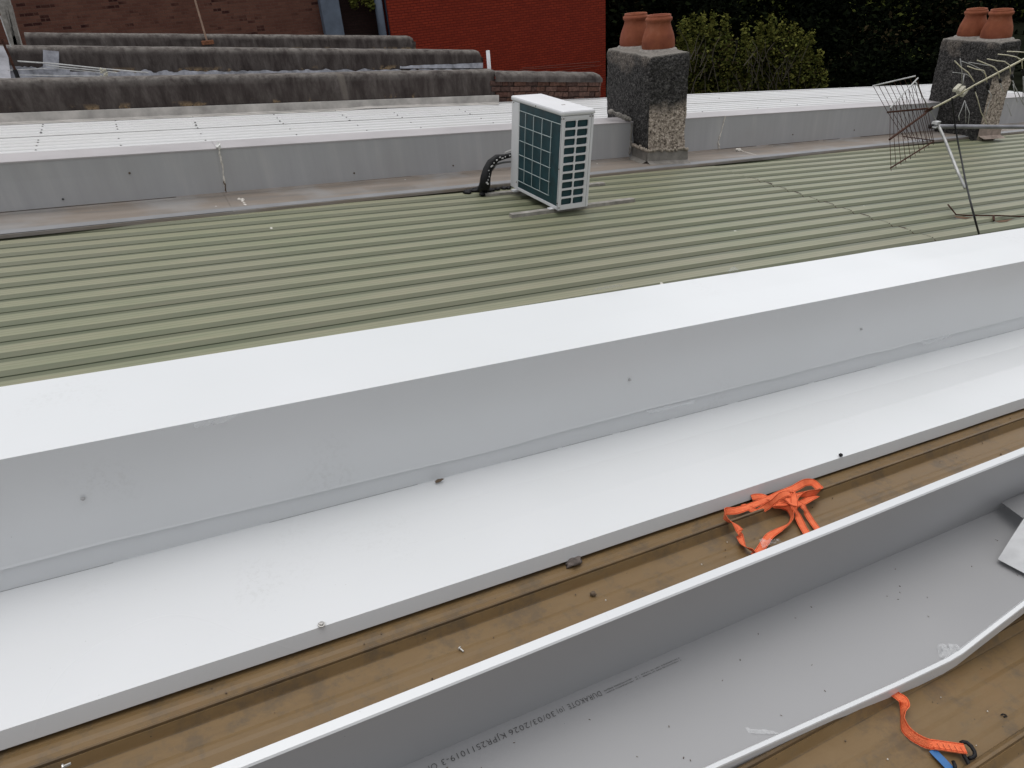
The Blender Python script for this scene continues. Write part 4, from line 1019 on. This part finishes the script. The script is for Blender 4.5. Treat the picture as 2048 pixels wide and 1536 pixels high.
xa=atY(775,20,YR).x; xb=atY(1211,60,YR).x
mred=brickmat('oxide_red_painted_brick',((.29,.036,.016),(.22,.026,.013)),(.12,.014,.009),1.,.9,.6)
m=MB(); m.box((xa,YR,0),(xb-xa,0,0),(0,8,0),(0,0,8.5)); m.build('wall',mred,rb3)
m=MB()
for (x1,y1,x2,y2) in ((1045,136,1200,123),(1040,139,1190,130),(1110,143,1202,131)):
    m.tube([atY(x1,y1,YR-.03),atY(x2,y2,YR-.03)],.006,4)
m.build('wire',simple('old_wire',(.20,.08,.06),.7),rb3)
# plant hanging in the gap
# ---- rusty stay on wall 3 and white vent pipe, small items on the far left
rs=thing('stay_rod',PP(up_(414,83,V3-.05,KB)),'thin rusty stay rod on a small block above the farthest parapet','rod')
b0=PP(up_(414.5,84,V3-.05,KB)); m=MB(); m.tube([b0,b0+Vector((-.02,0,.7)),b0+Vector((-.04,.0,2.2))],.022,6); m.build('rod',simple('tan_rod',(.26,.17,.12),.7),rs)
m=MB(); m.box(b0-Vector((.12,.06,.05)),(.25,0,0),(0,.12,0),(0,0,.08)); m.build('block',M_['rustl'],rs,bevel=.01)
vp=thing('vent_pipe',PP(up_(979,138,11.9,KB)),'short white plastic vent pipe rising before the red wall','pipe')
t0_=PP(up_(975.5,101,11.6,KB)); b0=Vector((t0_.x,t0_.y,t0_.z-.8)); m=MB(); m.tube([b0,t0_],.032,14); m.build('pipe',simple('white_pvc',(.62,.62,.64),.4),vp,smooth=True)
m=MB(); m.lathe(t0_,[(.0,-.01),(.026,-.004),(.032,.001)],14); m.build('pipe_mouth_shade',M_['soot_and_shade'],vp)  # dark disc stands in for the shaded hollow of the pipe
ff=thing('timber_fin',PP(up_(15,90,V2+.5,KB)),'weathered grey timber upright leaning at the far left edge','post')
YF=V2+.9
for k,(x1,x2,y1,y2,mt) in enumerate(((3,30,-20,90,'timber'),(22,38,10,90,'lead'))):
    a=atY(x1,y1,YF); b=atY(x2,y2+8,YF); m=MB(); m.box(b-Vector((.12,0,.5)),(.17 if k==0 else .1,0,0),(0,.2,0),(a-b)*1.15+Vector((0,0,.4)))
    m.build('plank',M_[mt],ff)
m=MB(); a=atY(-60,150,YF-1.6); b=atY(22,158,YF-1.6); c_=atY(14,93,YF-1.0); d_=atY(-60,90,YF-1.0); m.add([a,b,c_,d_],[(0,1,2,3)]); m.build('sheet',simple('grey_slab',(.22,.22,.24),.7,0,.4,4),ff,solid=.02)
at2=thing('tv_antenna',atY(30,150,12.6),'small toppled antenna with pale rods at the far left by the middle parapet','antenna')
s1=lambda x,y,Y=12.4: atY(x/6.4,y/6.4,Y)
def r2(pts,r,mt,nm='rod'):
    m=MB(); m.tube(pts,r,6); m.build(nm,M_[mt],at2)
r2([s1(20,500),s1(120,720),s1(190,890)],.018,'rust','mast'); r2([s1(190,890),s1(235,1015)],.03,'black','mast')
r2([s1(0,200,12.8),s1(140,600,12.8)],.008,'alu')
r2([s1(225,783),s1(700,815),s1(1320,880),s1(1900,930)],.010,'alu'); r2([s1(590,835),s1(1290,905),s1(1500,930)],.010,'alu')
r2([s1(100,900),s1(700,870),s1(1280,930)],.006,'alu'); r2([s1(250,960),s1(1300,975),s1(1700,990)],.006,'alu'); r2([s1(1320,880),s1(1330,1000)],.010,'alu')
m=MB()
for k in range(12):
    m.blob(s1(1270+rnd.uniform(0,110),870+rnd.uniform(0,130)),.02,seed=k,n=4)
m.build('insulator',M_['fitting'],at2)
# ================================================================== TREES
def leaf_cloud(mb,c,rad,nl,size,mis,seed,hollow=.35,clump=2.2,droop=0.):
    rg=random.Random(seed); c=Vector(c); cnt=0; tries=0
    while cnt<nl and tries<nl*6:
        tries+=1
        d=Vector((rg.gauss(0,1),rg.gauss(0,1),rg.gauss(0,1))).normalized()
        r=(hollow+(1-hollow)*rg.random()**.6)
        lump=1+.34*noise.noise(d*clump+Vector((seed,0,0)))+.16*noise.noise(d*clump*3+Vector((seed,0,0)))
        p=Vector((d.x*rad[0],d.y*rad[1],d.z*rad[2]))*r*lump
        dens=noise.noise((p+Vector((seed*7,0,0)))*1.6/max(rad[0],.5)*2.2)
        if dens<-.12 and rg.random()<.8: continue
        s=size*rg.uniform(.5,1.35)
        a=Vector((rg.gauss(0,1),rg.gauss(0,1),rg.gauss(0,.6))).normalized(); b=a.cross(Vector((rg.gauss(0,1),rg.gauss(0,1),rg.gauss(0,1)))).normalized()
        q=c+p; mi=mis[min(len(mis)-1,int(rg.random()**1.3*len(mis)))]
        mb.add([q-a*s*.5,q+b*s*.28-a*s*.05,q+a*s*.55,q-b*s*.28],[(0,1,2,3)],mi); cnt+=1
LM=[M_['leaf1'],M_['leaf2'],M_['leaf3'],M_['leaf4'],M_['leafb']]
def branches(mb,base,top,rad,n,seed,r0):
    rg=random.Random(seed); base=Vector(base); top=Vector(top)
    mb.tube([base,base.lerp(top,.4)+Vector((rg.uniform(-.1,.1),rg.uniform(-.1,.1),0)),top],[r0,r0*.7,r0*.25],8)
    for k in range(n):
        s=base.lerp(top,rg.uniform(.25,.9)); a=rg.uniform(0,6.28); d=Vector((math.cos(a)*rad[0],math.sin(a)*rad[1],rg.uniform(.0,.8)*rad[2]))*rg.uniform(.5,.95)
        mb.tube([s,s+d*.5+Vector((0,0,-.05*rad[2])),s+d],[r0*.35,r0*.2,r0*.06],5)
protos=[]
def tree_proto(seed,nl,mis,size):
    m1=MB(); rad=(2.6,2.6,3.0); c=(0,0,5.2)
    for k in range(7):
        rg=random.Random(seed*10+k); off=Vector((rg.uniform(-1.5,1.5),rg.uniform(-1.5,1.5),rg.uniform(-2.4,1.9)))
        leaf_cloud(m1,Vector(c)+off,(1.55,1.55,1.35),nl//7,size,mis,seed*10+k,.25)
    m2=MB(); branches(m2,(0,0,0),(0,0,6.6),(2.2,2.2,1.6),9,seed,.22)
    return m1,m2
TP=[tree_proto(1,9000,[0,0,0,1],.24),tree_proto(2,9000,[0,0,1,1,4],.22),tree_proto(3,9000,[0,0,1,1,2],.22)]
TM=[]
def bring(mbp,nm,mats,sm=False):
    me=bpy.data.meshes.new(nm); me.from_pydata([tuple(v) for v in mbp.v],[],mbp.f)
    for x in mats: me.materials.append(x)
    if len(mats)>1: me.polygons.foreach_set('material_index',mbp.m)
    if sm: me.polygons.foreach_set('use_smooth',[True]*len(me.polygons))
    me.update(); return me
for a,b in TP: TM.append((bring(a,'crown',LM),bring(b,'trunk',[M_['bark']],True)))
def put_tree(x,y,s,kind,rz,label,z=0,group='dark trees beyond the roofs'):
    t=thing('tree',(x,y,z),label,'tree',group); t.scale=(s,s,s); t.rotation_euler=(0,0,rz)
    for nm,me in zip(('crown','trunk'),TM[kind]):
        o=bpy.data.objects.new(nm,me); COL.objects.link(o); o.parent=t
    return t
tspec=[(1765,165,19.5,.75,0,'low black shrub-like tree just over the white roof behind the reflector rods'),(1835,160,19,.75,0,'low dark tree between the reflector and the second chimney'),(1700,170,19.5,.7,0,'low dark tree over the white roof right of the olive bush'),(2080,170,20,.9,0,'low dark tree right of the second chimney foot'),(1870,120,27,1.0,0,'black-green tree against the left face of the second chimney'),(1690,125,27,1.0,0,'dark tree low down beside the right edge of the olive bush'),(1780,90,28,1.1,1,'dark tree above the antenna reflector'),(1600,90,27,1.,0,'dark tree filling the gap behind the right side of the bush'),(1420,60,26,1.,0,'dark tree behind the left side of the bush'),(2100,100,26,1.1,0,'dark tree beyond the right edge above the antenna boom'),(1930,170,27,1.0,0,'low dark tree behind the foot of the second chimney'),(1275,20,34,1.1,1,'dark tree with brownish foliage against the right edge of the red wall'),
 (1340,20,31,1.25,0,'tall black-green tree directly behind the first chimney pots'),
 (1455,20,33,1.3,2,'dark tree behind the left half of the olive bush'),
 (1560,10,33,1.3,0,'dark tree behind the top of the olive bush'),
 (1665,60,30,1.15,0,'deep black tree just right of the olive bush'),
 (1760,40,32,1.3,2,'dark green tree midway between the bush and the second chimney'),
 (1850,30,31,1.25,1,'dark tree just left of the second chimney'),
 (1960,10,34,1.35,0,'dark tree behind the second chimney pots'),
 (2060,40,31,1.3,2,'dark green tree at the right edge beyond the second chimney'),
 (1720,150,24,.7,1,'low dark tree above the white roof left of the antenna'),
 (1800,150,25,.75,2,'low green tree above the white roof behind the antenna reflector'),
 (2050,190,24,.75,0,'low dark tree under the antenna tip at the right edge'),
 (1320,120,31,.9,0,'low dark tree glimpsed between the first chimney and the red wall'),
 (1500,-60,42,1.7,1,'large tree at the back above the olive bush'),(1900,-60,42,1.7,2,'large tree at the back above the second chimney'),
 (1700,-60,42,1.7,0,'large dark tree at the back between bush and second chimney'),(1300,-60,40,1.6,1,'large tree at the back behind the first chimney'),(2130,-60,42,1.7,0,'large tree at the back beyond the right edge')]
for i,(px,py,Y,s,k,lab) in enumerate(tspec):
    q=atY(px,py,Y); sc=s*1.05
    put_tree(q.x,q.y,sc,k,i*1.3,lab,z=min(0,q.z-7.0*sc+ (1.2 if Y<28 else 1.5)) if False else q.z-6.6*sc if q.z-6.6*sc<0 else 0)
# olive bush
bu=thing('bush',(0,0,0),'olive-green leafy bush between the two chimneys','bush')
YBU=17.5
bc=atY(1500,150,YBU); bu.location=(bc.x,bc.y,0)
m=MB()
for k,(px,py,rx,rz) in enumerate(((1420,95,.75,.7),(1400,140,.75,.7),(1470,120,.9,.8),(1545,90,.75,.65),(1560,140,.9,.75),(1500,165,1.1,.75),(1610,150,.55,.6),(1385,175,.7,.6),(1600,185,.6,.5),(1450,190,1.,.6),(1540,190,1.,.6))):
    leaf_cloud(m,atY(px,py+12,YBU+.3*(k%3)),(rx,rx,rz),2300,.105,[2,2,3,3,4,1,0],100+k,.2,2.6)
for k,(px,py) in enumerate(((1366,46),(1384,42),(1404,40),(1425,32),(1449,40),(1490,58),(1520,50),(1543,42),(1567,50),(1585,55),(1612,80),(1622,72),(1638,110),(1645,150),(1370,62),(1600,70))):
    b0=atY(px+rnd.uniform(-6,6),py+55,YBU); t0_=atY(px,py,YBU-.2)
    for j in range(5):
        leaf_cloud(m,b0.lerp(t0_,j/4),(.16,.16,.20),60,.10,[2,3,3,3],300+k*5+j,.1,2)
bo=m.build('foliage',LM,bu)
m=MB()
for k in range(60):
    px=rnd.uniform(1370,1620); py=rnd.uniform(90,190); a=atY(px,py+25,YBU-.5); b=atY(px+rnd.uniform(-30,30),py-rnd.uniform(10,40),YBU-.7)
    m.tube([a,a.lerp(b,.5)+Vector((rnd.uniform(-.1,.1),0,.05)),b],[.014,.010,.004],4)
m.tube([(bc.x,bc.y,0),(bc.x,bc.y,bc.z-.4)],[.12,.07],8)
m.build('stem',simple('pale_twig',(.13,.115,.09),.9),bu)
# hanging creeper in the recess
cp=thing('creeper',atY(715,0,YB-.3),'small yellow-green creeper hanging between the blue pipes','plant')
m=MB()
for (px,py,r) in ((703,-5,.25),(708,8,.16),(735,-5,.25),(744,8,.18),(722,-10,.3)):
    leaf_cloud(m,atY(px,py,YB-.1),(r,r*.6,r*1.1),90,.13,[2,3,3,3],int(px),.1)
m.build('foliage',LM,cp)
# ================================================================== LITTER
def pebble(px,py,w_,r,label,mat,seed,name='pebble',sc=(1,1,.6)):
    m=MB(); q=PP(on(px,py,w_)); m.blob(q,r,seed=seed,n=8,sc=sc,amp=.6); o=m.build(name,mat,None,smooth=True); tag(o,label,'debris'); return o
pebble(1682,910,.063,.0065,'small black stone on the white apron near its right edge',M_['black'],3)
pebble(1148,1124,.012,.014,'lump of grey mud tucked under the apron edge',simple('grey_mud',(.13,.11,.10),.95,0,.4,60,.8),5,'mud_lump',(1.8,1,.7))
pebble(1186,1188,.006,.008,'small brown clod on the brown roof below the mud lump',M_['mud'],6,'mud_lump')
pebble(878,961,.07,.006,'dark crumb in the joint at the back of the white apron',M_['mud'],8,'mud_lump',(2,1,.6))
sc_=thing('loose_screw',PP(on(923,1300,.01)),'loose silver screw lying on the brown roof near the loose flashing','screw')
m=MB(); a=PP(on(920,1297,.008)); b=PP(on(927,1303,.006)); m.tube([a,b],.0022,6); m.lathe(a,[(0,.004),(.0045,.003),(.0045,0)],8,(a-b)); m.build('shank',M_['steel'],sc_)
sw=thing('loose_screw',PP(on(130,1532,.03)),'loose pale screw on the brown rib at the bottom left','screw')
m=MB(); a=PP(on(128,1533,.036)); b=PP(on(142,1527,.036)); m.tube([a,b],.003,6); m.lathe(a,[(0,.004),(.006,.003),(.006,0)],8,(a-b)); m.build('shank',M_['steel'],sw)
ch=thing('swarf',PP(on(2006,1431,.004)),'small dark metal curl on the brown roof at the bottom right','debris')
m=MB(); m.tube([PP(on(2002,1430,.004)),PP(on(2006,1428,.006)),PP(on(2012,1430,.006)),PP(on(2014,1432,.004)),PP(on(2008,1434,.004))],.0016,5); m.build('curl',M_['black'],ch)
# scattered grit: uncountable small bits
m=MB()
for k in range(95):
    t=rnd.random(); u=rnd.uniform(-.5,3.2)
    v=rnd.choice([rnd.uniform(1.0,1.27),rnd.uniform(.30,.54)]); m.blob(P(u,v,.003),rnd.uniform(.0009,.0026),seed=k,n=3,mi=rnd.choice([0,0,0,1]))
gr=m.build('roof_grit',[M_['mud'],M_['sealant']]); gr['kind']='stuff'; tag(gr,'fine dark grit and crumbs strewn over the brown roof','grit')
m=MB()
for k in range(32):
    u=rnd.uniform(.3,2.2); v=rnd.uniform(.62,.84); r=rnd.uniform(.0008,.0018); a=rnd.uniform(0,3.1); q=webz(0,0) if False else None
    l=lip(u); t=(v-CV)/(l.y+.016-CV); z_=.032+(l.z-.044)*max(0,t)**2.2
    m.tube([P(u,v,z_+.0015),P(u+.004*math.cos(a),v+.004*math.sin(a),z_+.0015)],r*.6,4)
gr=m.build('metal_filings',[M_['mud']]); gr['kind']='stuff'; tag(gr,'tiny dark filings scattered inside the loose flashing','filings')
def film_scrap(pts,label,nx=14,ny=6,amp=.006,seed=0):
    """pts: four corner 3-D points"""
    a,b,c,d=pts; m=MB(); rows=[]
    for i in range(nx+1):
        row=[]
        for j in range(ny+1):
            s,t=i/nx,j/ny; e=1-.35*abs(noise.noise(Vector((s*5,seed,0))))*t
            p=a.lerp(b,s).lerp(d.lerp(c,s),t*e)
            row.append(p+Rw*(abs(noise.noise(Vector((s*9,t*5,seed))))*amp*2)+Rv*noise.noise(Vector((s*9,t*5,seed+9)))*amp)
        rows.append(row)
    m.grid(rows); o=m.build('film_scrap',M_['film'],None,smooth=True); tag(o,label,'plastic film','scraps of protective film'); return o
def fc(px,py): q=up_(px,py,1.716); return P(q.x,1.716,q.z)
film_scrap([fc(385,849),fc(482,828),fc(450,846),fc(392,858)],'torn clear film peeling from the left edge of the white capping',18,4,.004,1)
film_scrap([PP(on(1183,583,.43)),PP(on(1246,574,.43)),PP(on(1240,569,.46)),PP(on(1190,577,.45))],'wisp of film on the back edge of the capping, below the air conditioner',12,3,.006,2)
film_scrap([PP(on(1525,1096,.02)),PP(on(1565,1083,.02)),PP(on(1560,1080,.03)),PP(on(1518,1078,.04))],'clear film scrap over the orange strap at the loose flashing',12,5,.006,3)
film_scrap([webz(1500,1468),webz(1565,1470),webz(1545,1462),webz(1490,1456)],'clear film scrap inside the loose flashing near the bottom edge',14,5,.004,4)
film_scrap([webz(1878,1316),webz(1915,1318),webz(1925,1290),webz(1872,1288)],'clear film loop at the kink of the loose flashing front edge',12,6,.010,5)
film_scrap([fc(1838,684),fc(1900,668),fc(1896,676),fc(1850,690)],'ragged film along the lap of the white face at right',14,3,.003,6)
film_scrap([PP(on(1455,545,.43)),PP(on(1478,541,.43)),PP(on(1472,534,.46)),PP(on(1462,536,.45))],'small film wisp on the back edge of the capping, right of centre',8,3,.006,7)
film_scrap([fc(1290,822),fc(1390,800),fc(1386,808),fc(1300,828)],'thin film strands along the lap of the white face, centre',16,2,.002,8)
bpy.context.view_layer.update()
